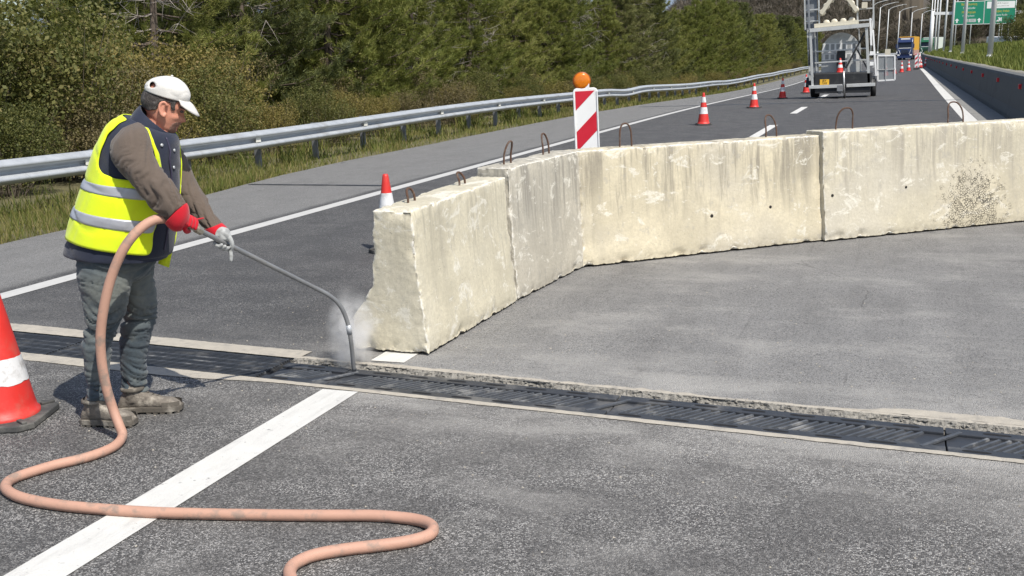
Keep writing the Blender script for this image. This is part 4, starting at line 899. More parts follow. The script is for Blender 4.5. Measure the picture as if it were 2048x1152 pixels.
# boots
def boot(heel, toe, zshaft, ankle, wd=1.0):
    hl = Vector((heel.x, heel.y, 0)); tv = Vector((toe.x, toe.y, 0))-hl; L = tv.length; u = tv.normalized(); s_ = Vector((-u.y, u.x, 0))
    W = [(0, .026), (.06, .036), (.2, .038), (.4, .037), (.6, .046), (.75, .051), (.87, .047), (.95, .036), (1, .016)]; Hh = [(0, .06), (.06, .10), (.2, .125), (.4, .115), (.55, .092), (.7, .076), (.85, .068), (.94, .056), (1, .036)]
    ip = lambda T, s: float(np.interp(s, [a for a, _ in T], [b for _, b in T]))
    mb = MB(); rows = []
    for s in np.linspace(0, 1, 22):
        wq = ip(W, s)*wd; h = ip(Hh, s); c = hl+tv*s; row = []
        for j in range(20):
            a = 2*math.pi*j/20; ca, sa = math.cos(a), math.sin(a)
            row.append(c+s_*wq*math.copysign(abs(ca)**.75, ca)+UZ*(.022+(h-.022)*(.5+.5*math.copysign(abs(sa)**.7, sa))))
        rows.append(row)
    add_loft(mb, rows); at_ = hl+tv*.24
    mb.tube([at_+UZ*.06, at_+UZ*.11, ankle+UZ*0], [.045, .05, .052], 20)
    me = remesh(mb, .006, 3); up = obj('boot', displace(me, lambda p: .003*nz(p, 22)+.002*nz(p, 50)), M_BOOT, PR)
    mb = MB(); out = []
    for s in list(np.linspace(0, 1, 16)): out.append(hl+tv*(s*1.03-.015)+s_*(ip(W, s)*wd+.006))
    for s in list(np.linspace(1, 0, 16)): out.append(hl+tv*(s*1.03-.015)-s_*(ip(W, s)*wd+.006))
    mb.prism([p+UZ*.010 for p in out], UZ*.026)
    for k in range(9):
        s = (k+.5)/9
        if .36 < s < .5: continue
        c = hl+tv*s; mb.box(c+UZ*.007, (L/13, ip(W, s)*wd*2+.008, .012), math.atan2(u.y, u.x))
    sub('sole', mb.mesh('sole'), M_SOLE, up, .002)
    mb = MB(); mb.lathe([(.050, -.012), (.058, -.008), (.060, 0), (.058, .008), (.050, .012)], 22, at_+UZ*.128, False); sub('padded_collar', mb.mesh('padded_collar', True), M_SOLE, up)
    mb = MB(); mb.grid([[hl+tv*s+s_*(q*(ip(W, s)*wd+.003))+UZ*(.026+zz) for q, zz in ((1, .0), (1.0, .022), (.93, .034))] for s in np.linspace(.72, .985, 8)]); sub('toe_guard', mb.mesh('toe_guard', True), M_SOLE, up); mb = MB(); mb.grid([[hl+tv*s-s_*(q*(ip(W, s)*wd+.003))+UZ*(.026+zz) for q, zz in ((1, .0), (1.0, .022), (.93, .034))] for s in np.linspace(.72, .985, 8)]); sub('toe_guard', mb.mesh('toe_guard', True), M_SOLE, up)
    for k in range(4):
        s = .40+.075*k; c = hl+tv*s; h = ip(Hh, s)+.003; mb = MB(); q = .022; mb.tube([c+s_*q+UZ*(h-.012), c+s_*.008+UZ*h+tv*.012, c-s_*.008+UZ*(h+.001)-tv*.006, c-s_*q+UZ*(h-.012)], .0028, 6); sub('lace', mb.mesh('lace', True), M_SOLE, up)
    return up
boot(G(168, 849), G(272, 851), .2, P(199, 788, -.1)); boot(G(240, 826), G(365, 821), .2, P(270, 775, .1))
# navy sleeveless jacket, hi-vis vest with tapes
def torso_f(p, t, i):
    s = p.dot(R0); q = s*5+p.z*4; return .009*nz((s*6, p.dot(F0)*6, p.z*4))-.006*crz(nz((q*1.2, p.dot(F0)*2, p.z*3)), .13)-.004*crz(nz((s*9-p.z*5, p.dot(F0)*3, 5)), .12)
K = 8; trows = loft(TORSO, K, 72, fn=torso_f)
mb = MB(); mb.grid(trows, True); cb = sum(trows[0], Vector())/len(trows[0]); mb.grid([trows[0], [p.lerp(cb, .97)+UZ*.02 for p in trows[0]]], True); mb.grid([trows[-1], [p.lerp(sum(trows[-1], Vector())/len(trows[-1]), .9) for p in trows[-1]]], True); jk = mb.build('jacket', M_NAVY, PR, True)
COLL = [((262, 236), (330, 300), -.0, .12), ((270, 222), (342, 286), .0, .105), ((281, 210), (350, 270), .005, .092)]
crow = loft(COLL, 6, 40, fn=lambda p, t, i: .002*nz(p, 18)); mb = MB(); mb.grid(crow, True); co = sub('collar', mb.mesh('collar', True), M_NAVY, jk); s = co.modifiers.new('solid', 'SOLIDIFY'); s.thickness = .009
def near_pt(rows, x, y):
    best = None
    for r in rows:
        for j, p in enumerate(r):
            th = 2*math.pi*j/len(r)
            if math.sin(th) < .35:
                q = pix(p); d = (q[0]-x)**2+(q[1]-y)**2
                if best is None or d < best[0]: best = (d, p, math.cos(th)*R0+math.sin(th)*F0)
    return best[1], best[2].normalized()
for x, y in ((349, 299), (345, 376), (322, 290), (347, 335)):
    p, nr = near_pt(trows, x, y); mb = MB(); mb.lathe([(.008, 0), (.008, .003), (.004, .005)], 14, p+nr*.002, M=nr.to_track_quat('Z', 'Y').to_matrix().to_4x4()); sub('snap', mb.mesh('snap', True), M_GALV, jk)
zp = [near_pt(trows, x, y) for x, y in ((333, 275), (337, 300), (339, 325), (340, 350), (340, 380), (338, 420), (332, 460), (326, 500))]
mb = MB(); mb.tube(catmull([p+nr*.004 for p, nr in zp], 5), .004, 6); sub('zip', mb.mesh('zip', True), mat('zip_violet', (.045, .04, .075), .5, bmp=0), jk)
hole_n = [(262, 236), (238, 246), (214, 270), (200, 305), (195, 332), (203, 346), (222, 354), (250, 358), (285, 362), (318, 352), (312, 318), (303, 285), (290, 258), (276, 240)]
edge = [(225, 279), (262, 300), (285, 308), (310, 319), (340, 324), (420, 319), (470, 307), (520, 301), (560, 298)]
def fedge(y): return float(np.interp(y, [a for a, _ in edge], [b for _, b in edge]))
iv0 = 2*K; top = len(trows)-3
def vkeep(x, y, nr, i, th):
    if i < iv0 or i > top: return False
    if inpoly(x, y, hole_n): return False
    return x < fedge(y) if nr else x < fedge(y)+18
vrows = loft(TORSO, K, 144, off=.011, fn=torso_f)
vest = patch('safety_vest', vrows, vkeep, M_HI, PR, .004)
for lo, hi in ((3*K, 4*K), (5*K, 6*K)):
    patch('reflective_tape', loft(TORSO, K, 144, off=.0145, fn=torso_f), lambda x, y, nr, i, th: lo <= i < hi and vkeep(x, y, nr, i, th), M_TAPE, None, .002).parent = vest
for o in vest.children: o.matrix_parent_inverse = Matrix.Identity(4)
# the loose far flap of the vest
mb = MB(); a, b_, c, d = P(333, 498, .12), P(341, 470, .13), P(339, 532, .12), P(318, 527, .14)
mb.grid([[P(326, 470, .1), P(346, 478, .12)], [P(322, 500, .1), P(344, 505, .12)], [P(316, 527, .1), P(338, 535, .12)]]); fl = mb.build('vest_flap', M_HI, PR, True); s = fl.modifiers.new('solid', 'SOLIDIFY'); s.thickness = .004
# lance
LT = G(708, 742, ZT); lp = [P(372, 447, -.19), P(378, 450, -.17), P(470, 496, .10), P(560, 541, .37), P(630, 576, .60), P(660, 592, .665), P(682, 614, .705), P(696, 648, .728), P(703, 690, .738), LT+Vector((0, 0, .004))]
LA = thing('air_lance', 'bent steel air lance with a red valve lever blowing out the joint', 'lance', tuple(LT))
mb = MB(); mb.tube(catmull(lp, 6), .0125, 12); mb.build('pipe', M_PIPE, LA, True)
ld = (lp[3]-lp[1]).normalized(); q0 = lp[1]
mb = MB(); mb.lathe([(.016, -.02), (.020, -.018), (.020, .015), (.016, .018), (.016, .05), (.021, .052), (.021, .085), (.015, .088)], 8, q0, M=ld.to_track_quat('Z', 'Y').to_matrix().to_4x4()); cp = mb.build('coupling', M_BRASS, LA)
mb = MB(); v0 = q0+ld*.03+UZ*.02; mb.tube([v0, v0+UZ*.025], .009, 8); mb.box(v0+UZ*.028+ld*.03, (.085, .014, .006), math.atan2(ld.y, ld.x)); mb.build('valve_lever', M_GRED, LA, bev=.002)
mb = MB(); mb.tube([P(697, 650, .729), P(699.5, 668, .733)], .016, 12); mb.build('pipe_sleeve', M_GALV, LA, True)
# hose
hz = .0225
hp_ = [P(372, 447, -.19), P(352, 440, -.21), P(330, 437, -.245), P(306, 441, -.29), P(282, 456, -.32), P(258, 482, -.345), P(238, 516, -.355), P(220, 563, -.36), P(207, 620, -.36), P(201, 675, -.355), P(204, 728, -.345), P(213, 776, -.335), P(226, 818, -.325)]
gp = [(239, 852), (245, 872), (232, 890), (205, 904), (165, 917), (110, 930), (60, 945), (25, 958), (12, 970), (16, 982), (45, 996), (110, 1009), (200, 1018), (310, 1025), (420, 1028), (540, 1030), (650, 1031), (740, 1031), (810, 1036), (850, 1044), (866, 1056), (858, 1070), (820, 1082), (760, 1091), (690, 1099), (630, 1110), (594, 1125), (580, 1140), (582, 1158), (600, 1185), (650, 1230)]
hp_ += [G(x, y, hz+(.05 if k == 0 else (.008 if k == 1 else 0))) for k, (x, y) in enumerate(gp)]
mb = MB(); mb.tube(catmull(hp_, 5), hz, 14); HO = obj('air_hose', mb.mesh('air_hose', True), M_HOSE); tag(HO, 'salmon rubber air hose looping from the worker across the asphalt', 'hose')
# gloves
e1 = ld; Q = lp[1]+(lp[4]-lp[1]).normalized()*((P(444, 486, .03)-lp[1]).length); fN = (-F0-e1*(-F0).dot(e1)).normalized(); U = fN.cross(e1).normalized()
if U.z < 0: U = -U
def glove(name, build, m, cuff_rows, vox=.0042):
    mb = MB(); build(mb); o = obj(name, remesh(mb, vox, 1), m, PR)
    mb = MB(); add_loft(mb, cuff_rows); sub('cuff', mb.mesh('cuff', True), M_GRED, o)
    return o
def left_hand(mb):
    w0 = P(429, 457, .085)
    mb.tube(catmull([w0, P(438, 468, .075), Q-fN*.036+U*.024-e1*.005, Q-fN*.036+U*.004+e1*.012], 3), [.03, .032, .034, .036, .037, .037, .035, .033, .031, .028], 14, round_caps=True)
    for k, t in enumerate((-.034, -.010, .013)):
        r = (.0088, .0098, .0102)[k]
        mb.tube(catmull([Q+e1*t-fN*.038+U*.006, Q+e1*t-fN*.030-U*.020, Q+e1*(t+.002)-fN*.004-U*.031, Q+e1*(t+.004)+fN*.018-U*.022, Q+e1*(t+.004)+fN*.024-U*.006], 4), r, 10, round_caps=True)
    mb.tube(catmull([Q+e1*.030-fN*.034+U*.016, Q+e1*.040-fN*.018-U*.012, P(461, 503, .045), P(462, 521, .042)], 4), [.0115]*9+[.0105, .010, .0095, .0088], 10, round_caps=True)
    mb.tube(catmull([Q-e1*.018-fN*.026+U*.036, Q+e1*.006-fN*.002+U*.033, Q+e1*.030+fN*.017+U*.016, Q+e1*.044+fN*.023-U*.004], 4), [.014, .0135, .0135, .013, .013, .0125, .0125, .012, .0115, .011, .011, .010, .0095], 10, round_caps=True)
glove('glove', left_hand, M_GGRY, loft([((409, 459), (443, 446), .085, .050), ((413, 466), (452, 454), .082, .05), ((422, 473), (459, 466), .076, .043), ((430, 478), (462, 474), .072, .036)], 4, 24))
Q2 = lp[0]
def right_hand(mb):
    mb.tube(catmull([P(352, 428, -.236), P(359, 437, -.226), P(365, 444, -.214)], 3), [.034, .036, .037, .038, .037, .036, .034], 14, round_caps=True)
    for k, t in enumerate((-.034, -.012, .010, .031)):
        r = (.0095, .0102, .0104, .0098)[k]
        mb.tube(catmull([Q2+e1*t+fN*.034+U*.014, Q2+e1*t+fN*.012+U*.036, Q2+e1*t-fN*.020+U*.032, Q2+e1*t-fN*.034+U*.006, Q2+e1*t-fN*.024-U*.016], 4), r, 10, round_caps=True)
    mb.tube(catmull([Q2-e1*.012+fN*.030-U*.014, Q2+e1*.018+fN*.020-U*.026, Q2+e1*.046+fN*.004-U*.026], 4), [.0125]*6+[.011, .0105, .0095], 10, round_caps=True)
glove('glove', right_hand, M_GRED, loft([((331, 447), (373, 406), -.238, .058), ((341, 458), (377, 415), -.236, .055), ((351, 463), (378.5, 428), -.232, .048), ((362, 462), (378, 441), -.224, .034)], 5, 28))
# blown dust at the lance tip
mb = MB(); c = LT+Vector((-.05, .10, .17))
mb.lathe([(.02, -.19), (.13, -.15), (.17, -.02), (.16, .12), (.12, .26), (.06, .36), (.01, .40)], 20, c)
m = bpy.data.materials.new('dust_air'); m.use_nodes = True; nt = m.node_tree; nt.nodes.remove(nt.nodes['Principled BSDF'])
v = nd(nt, 'TexCoord').outputs['Object']; dist = nd(nt, 'VectorMath', {0: vmul(nt, nd(nt, 'VectorMath', {0: v, 1: tuple(c+Vector((0, 0, .02)))}, operation='SUBTRACT').outputs[0], (5.6, 5.6, 3.0))}, operation='LENGTH').outputs[1]
dens = mth(nt, 'MULTIPLY', mrange(nt, dist, .1, .95, 1, 0), mrange(nt, noi(nt, v, 9, 5, .6, .5), .3, .7, 0, 24.0))
pv = nd(nt, 'VolumePrincipled', {'Color': (.985, .975, .96, 1), 'Density': dens, 'Anisotropy': .1}); nt.links.new(pv.outputs[0], nt.nodes['Material Output'].inputs['Volume'])
tag(obj('dust_puff', mb.mesh('dust_puff', True), m), 'faint puff of pale dust at the lance tip', 'dust', kind='stuff')
# ============================================================ TRAILER, LORRIES, LAMPS, SIGNS
M_LGREY = mat('light_grey_paint', (.52, .53, .52), .5, .1, var=.12, scale=4, bmp=.05, dirt=(.35, .34, .31), dscale=3); M_MGREY = mat('mid_grey_panel', (.20, .215, .235), .6, var=.15, scale=3, bmp=.05)
M_ALU = mat('alu_frame', (.60, .60, .58), .4, .5, var=.15, scale=8, bmp=.05); M_BLACKP = mat('black_plastic', (.02, .021, .023), .55, var=.3, scale=5, bmp=.1, dirt=(.07, .07, .068), dscale=4)
M_TYRE = mat('tyre', (.02, .02, .02), .85, bmp=.3, fine=30); M_LAMP = mat('lamp_cream', (.62, .57, .45), .35, var=.15, scale=12, bmp=0); M_WHITEP = mat('white_paint', (.78, .78, .77), .4, var=.08, bmp=.05)
M_PLATE = mat('plate_yellow', (.80, .46, .04), .45, var=.1, bmp=0); M_CHK = mat('grey_check', (.33, .34, .34), .5, bmp=0)
TP = AY(1690, 193, 44.5); PXM = F_PX/((TP-Vector((0, 0, CAM_H))).dot(FW))
TZ = gz(-2, 44.5)
TRL = thing('arrow_trailer', 'grey warning trailer with lamp arrow board, parked on the lane', 'trailer', (TP.x, 44.5, TZ))
tilt = .022
def tl(x, y, d=0.0): X = (x-1690)/PXM; Z = (193-y)/PXM; X += Z*(-.030+tilt)*1; return Vector((TP.x+X+Z*-.022+.0, 44.5+d, TZ+Z+X*-.02))
def tpart(name, mb, m, sm=False, bev=.006, par=TRL): return mb.build(name, m, par, sm, bev)
def tbar(name, a, b, wd, m=M_ALU, d=0.0, d2=None, dp=None):
    mb = MB(); mb.bar(tl(a[0], a[1], d), tl(b[0], b[1], d if d2 is None else d2), wd, dp, up=(0, 1, 0)); return tpart(name, mb, m)
# chassis
tbar('bumper_bar', (1622, 172), (1686, 169.5), .12, M_LGREY, -.5); tbar('bumper_bar', (1694, 169), (1748, 166.5), .12, M_LGREY, -.5)
mb = MB(); a = tl(1632, 160, .5); mb.box(tl(1686, 157, .3), (2.1, 1.5, .52)); tpart('storage_box', mb, M_BLACKP, bev=.05)
mb = MB(); mb.box(tl(1686, 178, .4), (2.0, 1.8, .2)); tpart('chassis', mb, M_BLACKP)
mb = MB(); mb.box(tl(1652, 162, -.47), (.34, .012, .2)); pl = tpart('number_plate', mb, M_PLATE, bev=.004)
def text(s, size, m, loc, parent, rx=math.pi/2, rz=0.0, align='CENTER', name='lettering', depth=.002, sx=1.0):
    cu = bpy.data.curves.new('t', 'FONT'); cu.body = s; cu.size = size; cu.align_x = align; cu.align_y = 'CENTER'; cu.extrude = depth; cu.resolution_u = 2
    o = bpy.data.objects.new('t', cu); col.objects.link(o); dg = bpy.context.evaluated_depsgraph_get(); dg.update(); me = bpy.data.meshes.new_from_object(o.evaluated_get(dg)); bpy.data.objects.remove(o)
    me.transform(Matrix.Translation(loc) @ Matrix.Rotation(rz, 4, 'Z') @ Matrix.Rotation(rx, 4, 'X') @ Matrix.Diagonal((sx, 1, 1, 1))); me.materials.clear()
    q = bpy.data.objects.new(name, me); col.objects.link(q); me.materials.append(m); q.parent = parent; return q
M_INK = mat('black_ink', (.02, .018, .015), .6, bmp=0)
text('JEY', .11, M_INK, tl(1652, 159.6, -.478), pl); text('1305', .10, M_INK, tl(1652, 164.6, -.478), pl)
for x, yb in ((1627, 197), (1743, 191)):
    for k in ((0, .12) if x < 1700 else (0,)):
        c = tl(x, yb, .5); wh = MB(); wh.lathe([(.12, -.1), (.29, -.1), (.33, -.07), (.335, 0), (.33, .07), (.29, .1), (.12, .1)], 28, (c.x+k, c.y, TZ+.335), M=Matrix.Rotation(math.pi/2, 4, 'Y')); wo = tpart('wheel', wh, M_TYRE, True, 0)
        rm = MB(); rm.lathe([(.01, -.085), (.17, -.085), (.19, -.1), (.19, .1), (.17, .085), (.01, .085)], 20, (c.x+k, c.y, TZ+.335), False, M=Matrix.Rotation(math.pi/2, 4, 'Y')); sub('rim', rm.mesh('rim', True), M_LGREY, wo)
    mb = MB(); c = tl(x, 0, .5); rowsF = []
    for a in np.linspace(.1, math.pi-.1, 12): rowsF.append([(c.x-.16, 45.0+.42*math.cos(a), TZ+.36+.42*math.sin(a)), (c.x+.16, 45.0+.42*math.cos(a), TZ+.36+.42*math.sin(a))])
    mb.grid(rowsF); f = tpart('mudguard', mb, M_BLACKP, True, 0); s = f.modifiers.new('s', 'SOLIDIFY'); s.thickness = .02
# hitch and jockey wheel
mb = MB(); mb.bar(tl(1683, 176, -.2), tl(1683, 180, -1.1), .12, .14); mb.box(tl(1683, 173, -1.1), (.2, .25, .22)); tpart('drawbar', mb, M_GALVD)
mb = MB(); mb.tube([tl(1690, 140, -1.0), tl(1691, 184, -1.0)], .03, 10); jw = tpart('jockey_post', mb, M_ALU, True, 0)
mb = MB(); c = tl(1691.5, 190, -1.0); mb.lathe([(.02, -.035), (.09, -.035), (.11, 0), (.09, .035), (.02, .035)], 18, (c.x, c.y, TZ+.115), M=Matrix.Rotation(math.pi/2, 4, 'Y')); sub('jockey_wheel', mb.mesh('jockey_wheel', True), M_TYRE, jw)
# frame
tbar('upright', (1625, 62), (1629, 175), .09, d=-.4); tbar('upright', (1618, 60), (1622, 160), .07, M_LGREY, .1)
tbar('upright', (1632, 62), (1635, 150), .06, d=.1); tbar('upright', (1731, 58), (1736, 166), .10, d=-.4); tbar('upright', (1738, 40), (1740, 92), .07, M_WHITEP, -.3); tbar('upright', (1743, 62), (1749, 150), .06, M_WHITEP, -.2); tbar('upright', (1716, 60), (1720, 142), .05, M_ALU, .2)
tbar('top_beam', (1624, 62), (1736, 53), .14, M_LGREY, -.4, dp=.2); tbar('top_rail', (1632, 53), (1716, 46.5), .15, M_LAMP, -.22)
tbar('cross_rail', (1632, 103), (1735, 97), .05, d=-.1); tbar('cross_rail', (1632, 125), (1735, 119), .05, d=-.1)
tbar('stay', (1728, 66), (1692, 136), .07, M_BLACKP, -.25); tbar('ram', (1692, 136), (1690, 168), .07, M_GALVD, -.35); tbar('stay', (1712, 98), (1734, 140), .05, M_BLACKP, .0); tbar('stay', (1623, 66), (1622, 130), .05, M_BLACKP, -.3)
# round grey plate with chequered bands
PLC = tl(1681, 108, .35); rp = 1.0*37/PXM
mb = MB(); n = 40; arc = [(PLC.x+rp*math.cos(a), PLC.y, tl(1681, 103, 0).z+rp*math.sin(a)) for a in np.linspace(0, math.pi, n)]; arc = arc+[(PLC.x-rp, PLC.y, tl(1681, 148, 0).z), (PLC.x+rp, PLC.y, tl(1681, 148, 0).z)]
mb.prism(arc, (0, .03, 0)); disc = tpart('round_plate', mb, M_LGREY, bev=0)
for zr in ((86.5, 101), (107, 119)):
    mb = MB(); z0, z1 = tl(1681, zr[1]).z, tl(1681, zr[0]).z; mb.box((PLC.x, PLC.y-.004, (z0+z1)/2), (2*rp-.06, .006, z1-z0)); sub('white_band', mb.mesh('white_band'), M_WHITEP, disc)
    for k in range(6):
        xx = PLC.x-rp+.1+(2*rp-.2)*(k+.2)/6; mb = MB(); mb.box((xx+.06, PLC.y-.008, (z0+z1)/2), (.13, .006, (z1-z0)*.8)); sub('grey_square', mb.mesh('grey_square'), M_CHK, disc)
mb = MB(); mb.box(tl(1682, 118, .2), (.30, .2, .62)); tpart('control_box', mb, M_BLACKP)
# lamp board columns
for x0, x1 in ((1614, 1641), (1714, 1744)):
    mb = MB(); mb.box(tl((x0+x1)/2-2, -5, .1), ((x1-x0)/PXM*.86, .05, 2.55)); pn = tpart('side_panel', mb, M_MGREY) if x0 < 1700 else None
    for xx in (x0, x1):
        tbar('panel_post', (xx-2, -62), (xx, 60), .06, M_ALU, .0)
    for yy in (44, 22, -2, -30): tbar('panel_rung', (x0, yy), (x1, yy-1.5), .05, M_ALU, .0)
tbar('upright', (1622, 60), (1619, -60), .07, M_MGREY, -.05); tbar('panel_post', (1633, 148), (1631, 60), .22, M_MGREY, .2)
mb = MB(); mb.box(tl(1727, 15, -.1), (.2, .1, .22)); tpart('flood_lamp', mb, M_LAMP)
mb = MB(); mb.box(tl(1731, 2, -.1), (.3, .1, .2)); tpart('junction_box', mb, M_GALVD)
for yy in (107, 127): mb = MB(); mb.box(tl(1741, yy, -.3), (.14, .08, .14)); tpart('marker_lamp', mb, M_WHITEP)
lampm = MB(); lampm.lathe([(.02, -.05), (.10, -.04), (.125, -.015), (.125, .02), (.11, .05), (.05, .06), (.02, .06)], 20, M=Matrix.Rotation(math.pi/2, 4, 'X')); lme = lampm.mesh('lamp', True); lme.materials.append(M_LAMP)
spots = [(1655, 47.5), (1670, 46), (1687, 44.8), (1703, 43.3)]+[(1647, 27), (1655, 15), (1664, 3), (1672, -9), (1681, -21)]+[(1710, 23), (1702, 11), (1694, 0), (1687, -11)]
for x, y in spots: o = bpy.data.objects.new('lamp', lme); col.objects.link(o); o.parent = TRL; o.matrix_parent_inverse = Matrix.Translation(-Vector(TRL.location)); o.location = tl(x, y, -.06)
for a, b in (((1645, 30), (1682, -24)), ((1713, 26), (1682, -20))): tbar('lamp_arm', a, b, .15, M_LAMP, -.20)
# side wing of wire mesh
wg = MB(); cr = [(1751, 112), (1783.5, 112), (1784, 159), (1752, 161)]
for a, b in zip(cr, cr[1:]+cr[:1]): wg.bar(tl(*a, .3), tl(*b, .3), .055, up=(0, 1, 0))
wing = tpart('wing_frame', wg, M_WHITEP)
wm, nt, b_ = newmat('wing_mesh'); b_.inputs['Base Color'].default_value = (.30, .32, .33, 1); b_.inputs['Roughness'].default_value = .6
mx = nd(nt, 'MixShader', {0: .6, 1: nd(nt, 'BsdfTransparent').outputs[0], 2: b_.outputs[0]}); nt.links.new(mx.outputs[0], nt.nodes['Material Output'].inputs[0])
mb = MB(); mb.box(tl(1767.5, 136, .3), (33/PXM, .012, 47/PXM)); sub('mesh_sheet', mb.mesh('mesh_sheet'), wm, wing)
mb = MB(); mb.bar(tl(1767, 113, .27), tl(1767, 160, .27), .025, up=(0, 1, 0)); mb.bar(tl(1752, 139, .27), tl(1784, 138, .27), .025, up=(0, 1, 0)); sub('wing_rib', mb.mesh('wing_rib'), M_LGREY, wing)
tbar('wing_arm', (1746, 150), (1753, 150), .05, M_WHITEP, .2)
q = tl(1681, 145, -.25); cone('traffic cone standing on the arrow trailer', (q.x, q.y, q.z), .56, rb=.13, base=.26)
g = G(1772, 152); cone('traffic cone behind the trailer mesh wing', (g.x, g.y, 0), .8, rb=.16)
# ---- lorries
M_BLUE = mat('navy_paint', (.022, .040, .12), .3, .1, var=.1, bmp=0, coat=.5); M_YEL = mat('yellow_box', (.62, .33, .03), .5, var=.12, scale=1, bmp=0); M_GREEN = mat('green_paint', (.02, .13, .06), .35, bmp=0, coat=.4)
M_GLASS = mat('dark_glass', (.012, .016, .022), .08, bmp=0); M_HEAD = mat('headlamp', (.8, .8, .78), .15, bmp=0); M_TARP = mat('tarp_white', (.55, .60, .55), .6, bmp=.1); M_PINK = mat('faded_red_box', (.45, .26, .20), .6, bmp=.05)
def lorry(label, loc, rz, paint, box, box2, roof):
    t = thing('lorry', label, 'lorry', loc, None, rz)
    def add(n, mb, m, sm=False, bev=.03, par=None): o = obj(n, mb.mesh(n, sm), m, None, bev); o.parent = par or t; return o
    # local: front faces -Y
    mb = MB(); pf = [(0, .75), (-.06, 1.3), (.0, 2.0), (.22, 3.05), (.55, 3.55), (.9, 3.75), (2.1, 3.75), (2.1, .75)]; mb.prism([(-1.22, y, z) for y, z in pf], (2.44, 0, 0)); cab = add('cab', mb, paint, bev=.06)
    mb = MB(); mb.grid([[(x, .0+(z-2.0)*.21-.012-.0, z) for x in (-1.05, 1.05)] for z in (2.05, 2.9)]); g_ = add('windscreen', mb, M_GLASS, bev=0)
    mb = MB(); mb.box((0, .04, 2.98), (2.2, .22, .16)); add('sun_visor', mb, paint)
    mb = MB(); mb.box((0, .5, 3.52), (1.5, .12, .22)); add('roof_sign', mb, roof)
    mb = MB(); mb.box((0, -.03, 1.98), (2.1, .1, .10)); add('trim_strip', mb, M_WHITEP)
    for s in (-1, 1):
        mb = MB(); mb.bar((s*1.0, -.06, 1.75), (s*.7, -.08, .95), .14, .06); add('grille_trim', mb, M_WHITEP)
        mb = MB(); mb.box((s*1.0, -.1, .82), (.36, .1, .22)); add('headlight', mb, M_HEAD)
        mb = MB(); mb.box((s*1.42, .15, 2.35), (.2, .15, .7)); add('mirror', mb, paint)
    for k in range(4): mb = MB(); mb.box((0, -.07, 1.05+.19*k), (1.25, .05, .07)); add('grille_bar', mb, M_BLACKP, bev=.01)
    mb = MB(); mb.box((0, -.05, .52), (2.44, .35, .42)); add('bumper', mb, paint)
    for y in (1.3, 4.6, 9.5, 10.8):
        for s in (-1, 1):
            mb = MB(); mb.lathe([(.1, -.15), (.45, -.15), (.5, -.1), (.5, .1), (.45, .15), (.1, .15)], 22, (s*1.05, y, .5), M=Matrix.Rotation(math.pi/2, 4, 'Y')); add('wheel', mb, M_TYRE, True, 0)
    mb = MB(); mb.box((.0, 7.6, 2.5), (2.5, 9.6, 2.9)); bx = add('cargo_box', mb, box); 
    mb = MB(); mb.box((0, 7.6, 1.2), (2.52, 9.62, .9)); sub('lower_panel', mb.mesh('lower_panel'), box2, bx)
    mb = MB(); mb.box((0, 7.0, .85), (1.6, 9.5, .3)); add('frame', mb, M_BLACKP)
    return t
q = AY(1809, 115, 205); lorry('navy blue lorry with yellow cargo box coming round the bend', (q.x, 205, 0), -.10, M_BLUE, M_YEL, M_PINK, M_WHITEP)
q = AY(1848, 106, 255); lorry('green and white lorry half hidden by the grass median', (q.x+.4, 255, .25), -.22, M_GREEN, M_TARP, M_TARP, M_TARP)
# ---- lamp posts (plumb while the road is banked)
PL_ = Vector((.028, .010, 1)).normalized()
M_POLE = mat('galvanised_pole', (.72, .73, .72), .55, .0, var=.12, scale=2, bmp=.05)
def lamppost(label, loc, H, r, arms, group, sgn=True):
    t = thing('street_lamp', label, 'street lamp', tuple(loc), group); loc = Vector(loc)
    mb = MB(); mb.tube([loc-PL_*.3, loc+PL_*H*.5, loc+PL_*H], [r, r*.8, r*.55], 14); mb.build('pole', M_POLE, t, True)
    mb = MB(); mb.lathe([(r*1.9, 0), (r*1.9, .04), (r*1.3, .06), (r*1.25, .3), (r, .34)], 14, loc); mb.build('pole_foot', M_POLE, t, True)
    for d in arms:
        d = Vector(d); e = loc+PL_*H; tip = e+d+UZ*(d.length*.28); mb = MB(); mb.tube(catmull([e-PL_*.3, e+d*.25+UZ*d.length*.12, tip], 5), [r*.5]*10+[r*.35], 8); mb.build('arm', M_POLE, t, True)
        mb = MB(); mb.box(tip+d.normalized()*.3, (.8, .3, .14), math.atan2(d.y, d.x)); mb.build('lamp_head', M_LGREY, t, bev=.04)
for k, (x, Yd) in enumerate([(1980, 56), (1925, 84), (1901, 110), (1887, 137), (1874, 164), (1868.5, 190), (1863, 216), (1858, 243)]):
    q = AY(x, 98, Yd); z = tz(q.x, Yd)
    lamppost('tall double-armed lamp post in the grass median' if k else 'thick lamp post in the median grass in front of the green signs', (q.x, Yd, z), 11.5, .125, ((2.4, .2, 0), (-2.4, -.2, 0)), 'lamp posts in the median')
for k, (x, Yd, yt) in enumerate([(1755, 300, 15), (1772, 312, 19), (1794, 323, 23), (1819, 332, 25), (1839, 340, 27.5), (1741, 290, 10)]):
    q = AY(x, 106, Yd); tp_ = AY(x, yt, Yd); lamppost('thin single-armed lamp post along the bend, brown wood behind', (q.x, Yd, q.z), tp_.z-q.z, .15, ((3.6, -1.0, 0),), 'lamp posts along the bend')
for k, (x, Yd, yt) in enumerate([(1908, 190, 48), (1938, 200, 48), (1984, 190, 46), (1995, 200, 46), (2000, 215, 46), (2013, 205, 46), (2024, 195, 46)]):
    q = AY(x, 100, Yd); tp_ = AY(x, yt-60, Yd); lamppost('slender lamp post behind the green road signs', (q.x, Yd, tz(q.x, Yd)), 9.5, .085, ((1.8, 0, 0),), 'slender posts behind the signs')
